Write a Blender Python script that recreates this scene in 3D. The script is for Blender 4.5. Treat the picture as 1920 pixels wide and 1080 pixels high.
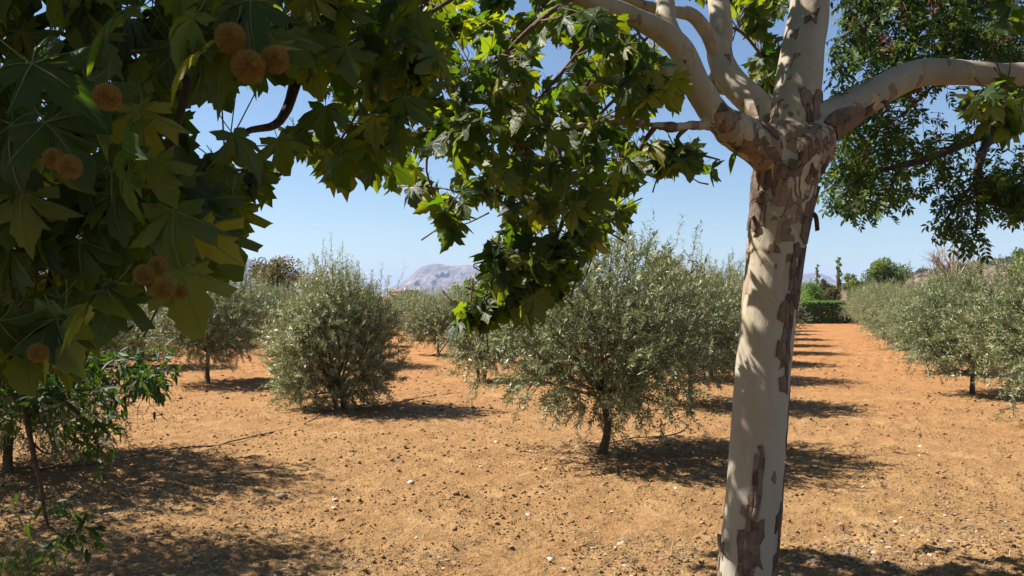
import bpy, math, random
import numpy as np
from mathutils import Vector, Matrix
for o in list(bpy.data.objects): bpy.data.objects.remove(o)
scene = bpy.context.scene
col = scene.collection
PI = math.pi
rad = math.radians
rng = np.random.default_rng(7)
random.seed(7)

# ------------------------------------------------------------------ camera, sky, sun, exposure
CAM_H, FPX, HZN = 1.65, 1600.0, 556.0          # eye height, focal length and horizon line in photograph pixels
cam_d = bpy.data.cameras.new('camera'); cam = bpy.data.objects.new('camera', cam_d); col.objects.link(cam)
cam.location = (0, 0, CAM_H); cam.rotation_euler = (rad(90), 0, 0)
cam_d.sensor_width = 36; cam_d.lens = 36 * FPX / 1920; cam_d.shift_y = (HZN - 540) / 1920
cam_d.clip_start = 0.05; cam_d.clip_end = 20000
scene.camera = cam
SUN_EL, SUN_AZ = rad(47.5), math.atan2(-1.0, 0.25)   # azimuth clockwise from +Y (the view direction)
w = bpy.data.worlds.new('World'); scene.world = w; w.use_nodes = True
wt = w.node_tree; bg = wt.nodes['Background']
sky = wt.nodes.new('ShaderNodeTexSky'); sky.sky_type = 'NISHITA'; sky.sun_disc = False
sky.sun_elevation = SUN_EL; sky.sun_rotation = SUN_AZ; sky.altitude = 300
sky.air_density = 1.0; sky.dust_density = 0.4; sky.ozone_density = 3.5
wt.links.new(sky.outputs[0], bg.inputs[0]); bg.inputs[1].default_value = 0.052
sl = bpy.data.lights.new('sun', 'SUN'); sun = bpy.data.objects.new('sun', sl); col.objects.link(sun)
sl.energy = 5.0; sl.angle = rad(0.53); sl.color = (1.0, 0.94, 0.84)
SUN_DIR = Vector((math.sin(SUN_AZ) * math.cos(SUN_EL), math.cos(SUN_AZ) * math.cos(SUN_EL), math.sin(SUN_EL)))
sun.rotation_euler = (-SUN_DIR).to_track_quat('-Z', 'Y').to_euler()
sun.location = SUN_DIR * 50
vs = scene.view_settings; vs.view_transform = 'Standard'; vs.look = 'None'; vs.exposure = 1.4; vs.gamma = 1.0
vs.use_curve_mapping = False
scene.render.engine = 'CYCLES'
cy = scene.cycles
cy.max_bounces = 6; cy.diffuse_bounces = 2; cy.glossy_bounces = 2; cy.transmission_bounces = 3
cy.transparent_max_bounces = 8; cy.volume_bounces = 0; cy.use_denoising = True
cy.caustics_reflective = False; cy.caustics_refractive = False

def at(px, py, Y):
    return np.array([(px - 960) / FPX * Y, Y, CAM_H + (HZN - py) / FPX * Y])
def ground_at(px, py):
    Y = CAM_H * FPX / (py - HZN)
    return ((px - 960) / FPX * Y, Y)
def to_px(p):
    p = np.asarray(p, float); Y = np.maximum(p[..., 1], 0.05)
    return np.stack([960 + p[..., 0] / Y * FPX, HZN - (p[..., 2] - CAM_H) / Y * FPX], -1)

# ------------------------------------------------------------------ materials
def new_mat(name):
    m = bpy.data.materials.new(name); m.use_nodes = True
    nt = m.node_tree; nt.nodes.clear()
    out = nt.nodes.new('ShaderNodeOutputMaterial')
    return m, nt, out
class NB:
    def __init__(s, nt): s.nt = nt
    def n(s, t, **kw):
        nd = s.nt.nodes.new('ShaderNode' + t)
        for k, v in kw.items():
            if k.startswith('i_'):
                key = k[2:]; key = int(key) if key.isdigit() else key.replace('_', ' ')
                s.set(nd.inputs[key], v)
            else: setattr(nd, k, v)
        return nd
    def set(s, inp, v):
        if hasattr(v, 'links') or isinstance(v, bpy.types.NodeSocket): s.nt.links.new(v, inp)
        else: inp.default_value = v
    def math(s, op, a, b=0.0, c=None, clamp=False):
        nd = s.nt.nodes.new('ShaderNodeMath'); nd.operation = op; nd.use_clamp = clamp
        s.set(nd.inputs[0], a); s.set(nd.inputs[1], b)
        if c is not None: s.set(nd.inputs[2], c)
        return nd.outputs[0]
    def mix(s, f, a, b, mode='MIX'):
        nd = s.nt.nodes.new('ShaderNodeMix'); nd.data_type = 'RGBA'; nd.blend_type = mode
        s.set(nd.inputs[0], f)
        for i, v in ((6, a), (7, b)):
            if isinstance(v, tuple) and len(v) == 3: v = v + (1,)
            s.set(nd.inputs[i], v)
        return nd.outputs[2]
    def ramp(s, f, stops, interp='LINEAR'):
        nd = s.nt.nodes.new('ShaderNodeValToRGB'); cr = nd.color_ramp; cr.interpolation = interp
        while len(cr.elements) < len(stops): cr.elements.new(0.5)
        for e, (p, c) in zip(cr.elements, stops):
            e.position = p; e.color = c + (1,) if len(c) == 3 else c
        s.set(nd.inputs[0], f); return nd.outputs[0]
    def noise(s, vec, scale, detail=4, rough=0.55, dist=0.0):
        nd = s.nt.nodes.new('ShaderNodeTexNoise')
        if vec is not None: s.set(nd.inputs['Vector'], vec)
        nd.inputs['Scale'].default_value = scale; nd.inputs['Detail'].default_value = detail
        nd.inputs['Roughness'].default_value = rough; nd.inputs['Distortion'].default_value = dist
        return nd.outputs[0]
    def step(s, v, lo, hi):
        nd = s.nt.nodes.new('ShaderNodeMapRange'); nd.interpolation_type = 'SMOOTHSTEP'
        s.set(nd.inputs[0], v); nd.inputs[1].default_value = lo; nd.inputs[2].default_value = hi
        return nd.outputs[0]

def leaf_material(name, stops, back, trans_col, trans=0.35, rough=0.45, back_amt=0.5, spec=0.4, mottle=None):
    m, nt, out = new_mat(name); b = NB(nt)
    att = b.n('Attribute', attribute_name='tint').outputs['Fac']
    rnd = b.n('ObjectInfo').outputs['Random']
    t = b.math('FRACT', b.math('ADD', att, rnd))
    c = b.ramp(t, stops)
    pos = b.n('NewGeometry').outputs['Position']
    c = b.mix(b.math('MULTIPLY', b.noise(pos, 60, 3), 0.35), c, (0.02, 0.03, 0.005))
    if mottle:
        tc = b.n('TexCoord').outputs['Object']
        sp = b.step(b.noise(tc, 2.4, 3), 0.64, 0.70)
        c = b.mix(b.math('MULTIPLY', sp, b.step(t, 0.55, 0.6)), c, mottle)
    bf = b.n('NewGeometry').outputs['Backfacing']
    c2 = b.mix(b.math('MULTIPLY', bf, back_amt), c, back)
    p = b.n('BsdfPrincipled', i_Base_Color=c2, i_Roughness=rough)
    p.inputs['Specular IOR Level'].default_value = spec
    if mottle:
        bp = b.n('Bump', i_Strength=0.5, i_Distance=0.006, i_Height=b.noise(pos, 90, 3, 0.6)); nt.links.new(bp.outputs[0], p.inputs['Normal'])
    tcx = b.mix(b.math('POWER', t, 1.6), tuple(x * k for x, k in zip(trans_col, (0.38, 0.58, 0.8))), tuple(x * k for x, k in zip(trans_col, (1.45, 1.2, 0.9))))
    tr = b.n('BsdfTranslucent', i_Color=tcx)
    mx = b.n('MixShader', i_0=trans, i_1=p.outputs[0], i_2=tr.outputs[0])
    nt.links.new(mx.outputs[0], out.inputs[0])
    return m

def simple_mat(name, c1, c2, scale=20, rough=0.8, bump=0.0, bscale=60, spec=0.3, stretch=(1, 1, 1), rnd=0.0):
    m, nt, out = new_mat(name); b = NB(nt)
    tc = b.n('TexCoord').outputs['Object']
    mp = b.n('Mapping', i_Vector=tc); mp.inputs['Scale'].default_value = stretch
    f = b.noise(mp.outputs[0], scale, 5, 0.6)
    if rnd: f = b.math('ADD', f, b.math('MULTIPLY', b.math('SUBTRACT', b.n('ObjectInfo').outputs['Random'], 0.5), rnd), clamp=True)
    c = b.ramp(f, [(0.3, c1), (0.7, c2)])
    p = b.n('BsdfPrincipled', i_Base_Color=c, i_Roughness=rough); p.inputs['Specular IOR Level'].default_value = spec
    if bump:
        bp = b.n('Bump', i_Strength=bump, i_Distance=0.02, i_Height=b.noise(mp.outputs[0], bscale, 6, 0.65))
        nt.links.new(bp.outputs[0], p.inputs['Normal'])
    nt.links.new(p.outputs[0], out.inputs[0])
    return m

M = {}
M['plane_leaf'] = leaf_material('plane_leaf', [(0, (0.009, 0.023, 0.005)), (0.5, (0.018, 0.043, 0.007)), (0.84, (0.040, 0.074, 0.010)), (0.96, (0.17, 0.16, 0.02))],
                                (0.026, 0.044, 0.014), (0.36, 0.48, 0.010), 0.34, 0.48, 0.5, 0.30, mottle=(0.13, 0.06, 0.03))
M['plane_vein'] = simple_mat('plane_vein', (0.07, 0.10, 0.022), (0.12, 0.15, 0.035), 30, 0.5)
M['pinnate_leaf'] = leaf_material('pinnate_leaf', [(0, (0.02, 0.045, 0.010)), (0.6, (0.035, 0.075, 0.014)), (1, (0.07, 0.11, 0.02))],
                                  (0.06, 0.09, 0.03), (0.20, 0.30, 0.015), 0.30, 0.55, 0.5, 0.25)
M['almond_leaf'] = leaf_material('almond_leaf', [(0, (0.013, 0.032, 0.006)), (0.6, (0.024, 0.055, 0.009)), (1, (0.042, 0.085, 0.013))],
                                 (0.03, 0.055, 0.015), (0.13, 0.25, 0.015), 0.22, 0.6, 0.5, 0.25)  # base colour darkened to stand for shade from the plane crown
M['olive_leaf'] = leaf_material('olive_leaf', [(0, (0.095, 0.115, 0.046)), (0.5, (0.180, 0.202, 0.088)), (1, (0.34, 0.355, 0.19))],
                                (0.43, 0.44, 0.29), (0.27, 0.30, 0.08), 0.2, 0.46, 0.75, 0.4)
M['far_green'] = leaf_material('far_green', [(0, (0.04, 0.075, 0.014)), (0.5, (0.075, 0.12, 0.02)), (1, (0.13, 0.17, 0.035))],
                               (0.09, 0.13, 0.035), (0.26, 0.38, 0.03), 0.36, 0.6, 0.4)
M['far_yellow'] = leaf_material('far_yellow', [(0, (0.08, 0.12, 0.015)), (0.5, (0.14, 0.18, 0.02)), (1, (0.22, 0.24, 0.03))],
                                (0.16, 0.18, 0.05), (0.30, 0.36, 0.03), 0.3, 0.6, 0.4)
M['far_brown'] = leaf_material('far_brown', [(0, (0.05, 0.06, 0.015)), (0.5, (0.10, 0.095, 0.02)), (1, (0.17, 0.11, 0.03))],
                               (0.10, 0.10, 0.04), (0.22, 0.18, 0.03), 0.25, 0.6, 0.4)
M['hedge_leaf'] = leaf_material('hedge_leaf', [(0, (0.06, 0.12, 0.022)), (0.5, (0.10, 0.185, 0.034)), (1, (0.15, 0.25, 0.05))],
                                (0.12, 0.19, 0.05), (0.26, 0.46, 0.04), 0.35, 0.6, 0.4)
M['hill_scrub'] = leaf_material('hill_scrub', [(0, (0.035, 0.042, 0.018)), (1, (0.09, 0.095, 0.035))], (0.06, 0.06, 0.03), (0.1, 0.12, 0.03), 0.1, 0.8, 0.3)
M['grass'] = leaf_material('grass', [(0, (0.05, 0.09, 0.015)), (0.6, (0.09, 0.14, 0.03)), (1, (0.20, 0.19, 0.07))], (0.10, 0.14, 0.04), (0.2, 0.3, 0.03), 0.3, 0.6, 0.4)
M['straw'] = leaf_material('straw', [(0, (0.28, 0.18, 0.09)), (0.6, (0.42, 0.31, 0.17)), (1, (0.55, 0.45, 0.30))], (0.40, 0.30, 0.18), (0.4, 0.3, 0.12), 0.15, 0.7, 0.3)
M['litter'] = leaf_material('litter', [(0, (0.12, 0.06, 0.035)), (0.4, (0.24, 0.14, 0.08)), (0.75, (0.40, 0.25, 0.18)), (1, (0.58, 0.46, 0.38))], (0.30, 0.22, 0.15), (0.3, 0.16, 0.06), 0.12, 0.8, 0.4)
M['olive_bark'] = simple_mat('olive_bark', (0.05, 0.032, 0.02), (0.17, 0.115, 0.07), 30, 0.9, 0.9, 90, stretch=(1, 1, 0.3))
M['twig'] = simple_mat('twig', (0.06, 0.035, 0.022), (0.15, 0.10, 0.065), 30, 0.85, 0.4, 80)
M['dark_bark'] = simple_mat('dark_bark', (0.035, 0.022, 0.018), (0.10, 0.07, 0.055), 30, 0.9, 0.6, 80)
M['grey_bark'] = simple_mat('grey_bark', (0.16, 0.11, 0.09), (0.30, 0.22, 0.18), 8, 0.9, 0.3, 20)
M['bark_plate'] = simple_mat('bark_plate', (0.09, 0.06, 0.045), (0.24, 0.172, 0.13), 40, 0.9, 1.0, 150, stretch=(1, 1, 0.3), rnd=0.35)
M['seed_ball'] = simple_mat('seed_ball', (0.14, 0.078, 0.016), (0.36, 0.205, 0.042), 7, 0.85)
M['berry'] = simple_mat('berry', (0.16, 0.03, 0.02), (0.34, 0.08, 0.05), 60, 0.5)
M['stone'] = simple_mat('stone', (0.30, 0.23, 0.16), (0.54, 0.46, 0.38), 30, 0.85, 0.4, 60, rnd=0.5)
M['clod'] = simple_mat('clod', (0.18, 0.105, 0.046), (0.31, 0.188, 0.086), 9, 0.95, 0.6, 120)
M['pipe'] = simple_mat('pipe', (0.02, 0.018, 0.017), (0.07, 0.06, 0.05), 12, 0.6)
M['white_paint'] = simple_mat('white_paint', (0.70, 0.68, 0.64), (0.8, 0.79, 0.76), 4, 0.8)
M['plaster'] = simple_mat('plaster', (0.20, 0.14, 0.09), (0.28, 0.20, 0.14), 2, 0.9)
M['roof_tile'] = simple_mat('roof_tile', (0.13, 0.07, 0.05), (0.20, 0.11, 0.075), 4, 0.9)
M['dark_glass'] = simple_mat('dark_glass', (0.02, 0.02, 0.025), (0.04, 0.04, 0.05), 4, 0.2)

def mat_plane_bark():
    m, nt, out = new_mat('plane_bark'); b = NB(nt)
    tc = b.n('TexCoord').outputs['Object']
    mp = b.n('Mapping', i_Vector=tc); mp.inputs['Scale'].default_value = (1, 1, 0.45)
    v = mp.outputs[0]
    c = b.ramp(b.noise(v, 3.2, 4), [(0.3, (0.23, 0.19, 0.132)), (0.5, (0.305, 0.265, 0.198)), (0.7, (0.375, 0.335, 0.258))])
    c = b.mix(b.math('MULTIPLY', b.step(b.noise(v, 5, 3, 0.5, 0.4), 0.58, 0.62), 0.45), c, (0.36, 0.31, 0.17))   # olive-green young bark
    c = b.mix(b.math('MULTIPLY', b.step(b.noise(v, 60, 5), 0.5, 0.8), 0.35), c, (0.30, 0.25, 0.18))
    pt = b.noise(v, 7.5, 4, 0.55, 0.8); upz = b.math('ADD', b.math('MULTIPLY', b.step(b.n('SeparateXYZ', i_Vector=tc).outputs['Z'], 0.9, 2.1), 0.8), 0.2)
    c = b.mix(b.math('SUBTRACT', 0.75, b.math('MULTIPLY', upz, 0.75)), c, (0.32, 0.298, 0.252))
    c = b.mix(b.math('MULTIPLY', b.math('MULTIPLY', b.step(pt, 0.575, 0.60), upz), 0.75), c, (0.27, 0.205, 0.135))                          # tan scars left by shed flakes
    c = b.mix(b.math('MULTIPLY', b.math('MULTIPLY', b.step(pt, 0.64, 0.655), upz), 0.8), c, (0.40, 0.32, 0.17))
    c = b.mix(b.math('MULTIPLY', b.step(b.noise(tc, 130, 3), 0.66, 0.72), 0.5), c, (0.12, 0.09, 0.06))             # lenticels
    mp2 = b.n('Mapping', i_Vector=tc); mp2.inputs['Scale'].default_value = (1, 1, 0.06)
    c = b.mix(b.math('MULTIPLY', b.step(b.noise(mp2.outputs[0], 45, 5, 0.7), 0.48, 0.75), 0.4), c, (0.24, 0.20, 0.15))   # rain streaks
    c = b.mix(b.math('MULTIPLY', b.step(b.noise(v, 16, 5, 0.6), 0.55, 0.7), 0.35), c, (0.30, 0.27, 0.22))
    # flaking: cell plates that share one tone, strongest round the fork
    sep = b.n('SeparateXYZ', i_Vector=tc)
    z = sep.outputs['Z']
    fork = b.math('MULTIPLY', b.step(z, 1.85, 2.15), b.math('SUBTRACT', 1.0, b.step(z, 2.42, 2.85)))
    vv = b.n('VectorMath', operation='ADD', i_0=v)
    ns = b.n('TexNoise', i_Vector=v); ns.inputs['Scale'].default_value = 9
    sc = b.n('VectorMath', operation='SCALE', i_0=ns.outputs[1]); sc.inputs['Scale'].default_value = 0.26
    nt.links.new(sc.outputs[0], vv.inputs[1])
    vo = b.n('TexVoronoi', i_Vector=vv.outputs[0]); vo.inputs['Scale'].default_value = 17
    ve = b.n('TexVoronoi', i_Vector=vv.outputs[0], feature='DISTANCE_TO_EDGE'); ve.inputs['Scale'].default_value = 17
    cs = b.n('SeparateColor', i_Color=vo.outputs['Color'])
    lum = cs.outputs[0]
    plate_col = b.ramp(lum, [(0.0, (0.085, 0.052, 0.035)), (0.5, (0.17, 0.11, 0.075)), (0.8, (0.25, 0.17, 0.12)), (0.92, (0.42, 0.34, 0.23))])
    plate_col = b.mix(b.math('SUBTRACT', 1.0, b.step(ve.outputs['Distance'], 0.0, 0.035)), plate_col, (0.075, 0.048, 0.034))
    plate_col = b.mix(b.math('MULTIPLY', b.step(b.noise(tc, 45, 5, 0.7), 0.42, 0.68), 0.55), plate_col, (0.26, 0.185, 0.13))
    thr = b.math('ADD', b.math('MULTIPLY', fork, 0.85), 0.035)
    sel = b.math('LESS_THAN', cs.outputs[1], thr)
    c = b.mix(sel, c, plate_col)
    p = b.n('BsdfPrincipled', i_Base_Color=c, i_Roughness=0.72); p.inputs['Specular IOR Level'].default_value = 0.25
    hgt = b.math('ADD', b.math('MULTIPLY', b.noise(v, 70, 5), 0.25), b.math('MULTIPLY', b.math('MULTIPLY', sel, b.step(ve.outputs['Distance'], 0, 0.03)), 0.8))
    bp = b.n('Bump', i_Strength=0.9, i_Distance=0.008, i_Height=hgt)
    nt.links.new(bp.outputs[0], p.inputs['Normal'])
    nt.links.new(p.outputs[0], out.inputs[0])
    return m
M['plane_bark'] = mat_plane_bark()

def mat_soil():
    m, nt, out = new_mat('tilled_soil'); b = NB(nt)
    pos = b.n('NewGeometry').outputs['Position']
    y = b.n('SeparateXYZ', i_Vector=pos).outputs['Y']
    red = b.step(b.math('ADD', y, b.math('MULTIPLY', b.noise(pos, 0.25, 3), 9.0)), 8, 30)
    sandy = b.ramp(b.noise(pos, 2.2, 6, 0.65), [(0.25, (0.210, 0.120, 0.052)), (0.5, (0.300, 0.176, 0.076)), (0.75, (0.380, 0.238, 0.110))])
    orange = b.ramp(b.noise(pos, 1.5, 6, 0.65), [(0.25, (0.245, 0.110, 0.042)), (0.5, (0.325, 0.153, 0.058)), (0.75, (0.395, 0.21, 0.09))])
    c = b.mix(red, sandy, orange)
    fine = b.noise(pos, 55, 5, 0.7)
    c = b.mix(b.math('MULTIPLY', b.step(fine, 0.48, 0.66), 0.6), c, (0.13, 0.066, 0.028))
    c = b.mix(b.math('MULTIPLY', b.step(b.noise(pos, 38, 4, 0.7), 0.6, 0.78), 0.5), c, (0.60, 0.42, 0.24))
    straw = b.math('MULTIPLY', b.step(b.noise(pos, 0.55, 4, 0.6), 0.55, 0.72), b.step(b.noise(pos, 14, 5, 0.7), 0.42, 0.62))
    c = b.mix(b.math('MULTIPLY', straw, 0.55), c, (0.56, 0.38, 0.17))
    p = b.n('BsdfPrincipled', i_Base_Color=c, i_Roughness=0.97); p.inputs['Specular IOR Level'].default_value = 0.1
    hgt = b.math('ADD', b.noise(pos, 45, 6, 0.7), b.math('MULTIPLY', b.noise(pos, 14, 5, 0.6), 1.2))
    bp = b.n('Bump', i_Strength=0.9, i_Distance=0.03, i_Height=hgt)
    nt.links.new(bp.outputs[0], p.inputs['Normal'])
    nt.links.new(p.outputs[0], out.inputs[0])
    return m
M['soil'] = mat_soil()

def mat_rock(name, a, b_, c_, scale, veg):
    m, nt, out = new_mat(name); b = NB(nt)
    pos = b.n('NewGeometry').outputs['Position']
    c = b.ramp(b.noise(pos, scale, 7, 0.65), [(0.3, a), (0.5, b_), (0.72, c_)])
    nz = b.n('SeparateXYZ', i_Vector=b.n('NewGeometry').outputs['Normal']).outputs['Z']
    c = b.mix(b.math('MULTIPLY', b.step(b.noise(pos, scale * 2.5, 6, 0.7), 0.5, 0.6), 0.6), c, veg)
    p = b.n('BsdfPrincipled', i_Base_Color=c, i_Roughness=0.95)
    nt.links.new(p.outputs[0], out.inputs[0]); return m
M['mountain'] = mat_rock('mountain_rock', (0.075, 0.062, 0.060), (0.145, 0.118, 0.108), (0.28, 0.245, 0.22), 0.012, (0.04, 0.042, 0.042))
M['hill'] = mat_rock('hill_earth', (0.075, 0.05, 0.03), (0.125, 0.078, 0.048), (0.165, 0.11, 0.068), 0.05, (0.05, 0.05, 0.022))

# ------------------------------------------------------------------ mesh helpers
def link(name, me, parent=None, mats=()):
    o = bpy.data.objects.new(name, me); col.objects.link(o)
    if parent is not None: o.parent = parent
    return o
def make_mesh(name, V, F, mats, smooth=True, tint=None, midx=None):
    """V (n,3) vertices; F list of (m,k) index arrays (each of one polygon size)."""
    me = bpy.data.meshes.new(name)
    V = np.asarray(V, np.float32)
    if isinstance(F, np.ndarray): F = [F]
    F = [np.asarray(f, np.int32) for f in F if len(f)]
    me.vertices.add(len(V)); me.vertices.foreach_set('co', V.ravel())
    nl = sum(f.size for f in F); npoly = sum(len(f) for f in F)
    me.loops.add(nl); me.loops.foreach_set('vertex_index', np.concatenate([f.ravel() for f in F]))
    tot = np.concatenate([np.full(len(f), f.shape[1], np.int32) for f in F])
    st = np.concatenate([[0], np.cumsum(tot)[:-1]]).astype(np.int32)
    me.polygons.add(npoly); me.polygons.foreach_set('loop_start', st)
    if smooth: me.polygons.foreach_set('use_smooth', np.ones(npoly, bool))
    if not isinstance(mats, (list, tuple)): mats = [mats]
    for m in mats: me.materials.append(m)
    if midx is not None: me.polygons.foreach_set('material_index', np.asarray(midx, np.int32))
    if tint is not None:
        a = me.attributes.new('tint', 'FLOAT', 'POINT'); a.data.foreach_set('value', np.asarray(tint, np.float32))
    me.update(calc_edges=True); me.validate()
    return me
class MB:
    def __init__(s): s.V = []; s.Q = []; s.T = []; s.n = 0; s.tint = []
    def add(s, V, Q=None, T=None, tint=0.0):
        V = np.asarray(V, float)
        if Q is not None and len(Q): s.Q.append(np.asarray(Q) + s.n)
        if T is not None and len(T): s.T.append(np.asarray(T) + s.n)
        s.V.append(V); s.n += len(V)
        s.tint.append(np.full(len(V), tint) if np.isscalar(tint) else np.asarray(tint))
    def tube(s, pts, r, seg=6, sub=4, wob=0.0, cap=True):
        V, Q, T = tube(pts, r, seg, sub, wob, cap); s.add(V, Q, T)
    def inst(s, tv, tq, tt, pos, R, scale, tint):
        """stamp template (tv; tq quads / tt tris) N times"""
        tv = np.asarray(tv, float); N = len(pos)
        if N == 0: return
        V = np.einsum('nij,kj->nki', R, tv) * np.asarray(scale).reshape(-1, 1, 1) + np.asarray(pos)[:, None, :]
        k = len(tv); off = (np.arange(N) * k)[:, None, None]
        Q = (np.asarray(tq)[None] + off).reshape(-1, 4) if tq is not None and len(tq) else None
        T = (np.asarray(tt)[None] + off).reshape(-1, 3) if tt is not None and len(tt) else None
        s.add(V.reshape(-1, 3), Q, T, np.repeat(tint, k))
    def mesh(s, name, mats, smooth=True, tinted=False):
        F = []
        if s.Q: F.append(np.concatenate(s.Q))
        if s.T: F.append(np.concatenate(s.T))
        return make_mesh(name, np.concatenate(s.V), F, mats, smooth, np.concatenate(s.tint) if tinted else None)
def spline(pts, r, sub):
    P = np.asarray(pts, float); r = np.asarray(r, float)
    if np.ndim(r) == 0: r = np.full(len(P), float(r))
    if len(r) != len(P): r = np.interp(np.linspace(0, 1, len(P)), np.linspace(0, 1, len(r)), r)
    if sub <= 1 or len(P) < 2: return P, r
    E = np.vstack([2 * P[0] - P[1], P, 2 * P[-1] - P[-2]])
    out, ro = [], []
    for i in range(len(P) - 1):
        p0, p1, p2, p3 = E[i:i + 4]
        for t in np.arange(sub) / sub:
            out.append(0.5 * (2 * p1 + (p2 - p0) * t + (2 * p0 - 5 * p1 + 4 * p2 - p3) * t ** 2 + (3 * p1 - p0 - 3 * p2 + p3) * t ** 3))
            ro.append(r[i] * (1 - t) + r[i + 1] * t)
    out.append(P[-1]); ro.append(r[-1])
    return np.array(out), np.array(ro)
def tube(pts, r, seg=6, sub=4, wob=0.0, cap=True):
    P, R = spline(pts, r, sub)
    n = len(P)
    T = np.gradient(P, axis=0); T /= np.linalg.norm(T, axis=1, keepdims=True) + 1e-9
    ref = np.array([0.31, 0.95, 0.12]) if abs(T[:, 1]).mean() < 0.8 else np.array([1.0, 0.1, 0.05])
    A = np.cross(T, ref); A /= np.linalg.norm(A, axis=1, keepdims=True) + 1e-9
    B = np.cross(T, A)
    th = np.arange(seg) / seg * 2 * PI
    RR = R[:, None] * np.ones(seg)[None]
    if wob: RR = RR * (1 + wob * rng.normal(size=(n, seg)))
    V = (P[:, None] + RR[..., None] * (np.cos(th)[None, :, None] * A[:, None] + np.sin(th)[None, :, None] * B[:, None])).reshape(-1, 3)
    i = np.arange(n - 1)[:, None] * seg; j = np.arange(seg)[None]; j2 = (j + 1) % seg
    Q = np.stack([i + j, i + j2, i + seg + j2, i + seg + j], -1).reshape(-1, 4)
    Tt = []
    if cap:
        V = np.vstack([V, P[0], P[-1]]); a = len(V) - 2; bq = len(V) - 1
        Tt = [[a, k2, k] for k, k2 in zip(range(seg), list(range(1, seg)) + [0])]
        o = (n - 1) * seg
        Tt += [[bq, o + k, o + k2] for k, k2 in zip(range(seg), list(range(1, seg)) + [0])]
    return V, Q, np.array(Tt)
def unit(v): v = np.asarray(v, float); return v / (np.linalg.norm(v, axis=-1, keepdims=True) + 1e-9)
def frames(tip, nrm):
    """rotation matrices with local +Y along tip and local +Z near nrm"""
    y = unit(tip); x = unit(np.cross(y, nrm)); z = np.cross(x, y)
    return np.stack([x, y, z], -1)
def tag(o, label=None, cat=None, group=None, kind=None):
    if label: o['label'] = label
    if cat: o['category'] = cat
    if group: o['group'] = group
    if kind: o['kind'] = kind
    return o
def empty(name, loc):
    o = bpy.data.objects.new(name, None); col.objects.link(o); o.location = loc; o.empty_display_size = 0.2
    return o
def copy_tree(o, parent=None):
    c = o.copy(); col.objects.link(c)
    if parent is not None: c.parent = parent
    for ch in list(o.children): copy_tree(ch, c)
    return c
def _hash(ix, iy, seed):
    h = (ix.astype(np.int64) * 374761393 + iy.astype(np.int64) * 668265263 + seed * 1442695041) & 0x7fffffff
    h = ((h ^ (h >> 13)) * 1274126177) & 0x7fffffff
    return ((h ^ (h >> 16)) & 0xffff) / 65535.0
def vnoise(x, y, seed=0):
    ix = np.floor(x); iy = np.floor(y); fx = x - ix; fy = y - iy
    fx = fx * fx * (3 - 2 * fx); fy = fy * fy * (3 - 2 * fy)
    a = _hash(ix, iy, seed); b = _hash(ix + 1, iy, seed); c = _hash(ix, iy + 1, seed); d = _hash(ix + 1, iy + 1, seed)
    return (a * (1 - fx) + b * fx) * (1 - fy) + (c * (1 - fx) + d * fx) * fy
def fbm(x, y, oct=4, seed=0):
    s = 0; a = 0.5
    for k in range(oct): s = s + a * vnoise(x * 2 ** k, y * 2 ** k, seed + k * 17); a *= 0.5
    return s
def in_poly(p, poly):
    p = np.atleast_2d(p); x, y = p[:, 0], p[:, 1]; c = np.zeros(len(p), bool); n = len(poly); j = n - 1
    for i in range(n):
        xi, yi = poly[i]; xj, yj = poly[j]
        c ^= ((yi > y) != (yj > y)) & (x < (xj - xi) * (y - yi) / (yj - yi + 1e-12) + xi); j = i
    return c

# ------------------------------------------------------------------ the setting: ground, mountains, hill
def gz(x, y):
    x = np.asarray(x, float); y = np.asarray(y, float)
    z = 0.055 * (fbm(x * 0.7, y * 0.7, 3, 3) - 0.44) + 0.030 * (fbm(x * 5, y * 5, 3, 5) - 0.44)
    z += 0.085 * np.maximum(fbm(x * 13, y * 13, 3, 9) - 0.47, 0) + 0.040 * np.maximum(vnoise(x * 31, y * 31, 12) - 0.5, 0)
    u = (x - 0.44 * y) * 0.915       # faint harrow lines along the rows
    z += 0.011 * np.sin(u * 19 + 2.5 * fbm(x * 0.6, y * 0.6, 2, 41)) * np.clip(3 * fbm(x * 0.35, y * 0.35, 2, 44) - 0.9, 0, 1)
    return z * np.clip(60 / (np.abs(y) + 20), 0, 1)
def build_ground():
    Y = [4.4]
    while Y[-1] < 55: Y.append(Y[-1] + 0.0135 * (Y[-1] / 5) ** 1.9 * 1.0)
    Yn = np.array(Y)
    Yb = np.concatenate([np.linspace(-5.5, 4.2, 16)])
    Yf = np.geomspace(Yn[-1] * 1.04, 9000, 40)
    Y = np.concatenate([Yb, Yn, Yf])
    u = np.concatenate([np.linspace(-4, -0.72, 14), np.linspace(-0.69, 0.69, 560), np.linspace(0.72, 4, 14)])
    X = u[None] * (Y[:, None] + 6.0); YY = np.repeat(Y[:, None], len(u), 1)
    Z = gz(X, YY)
    n, m = X.shape
    V = np.stack([X, YY, Z], -1).reshape(-1, 3)
    i = np.arange(n - 1)[:, None] * m; j = np.arange(m - 1)[None]
    Q = np.stack([i + j, i + j + 1, i + m + j + 1, i + m + j], -1).reshape(-1, 4)
    o = link('ground', make_mesh('ground', V, Q, M['soil'])); tag(o, 'tilled sandy orange orchard soil', kind='structure')
build_ground()

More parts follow.
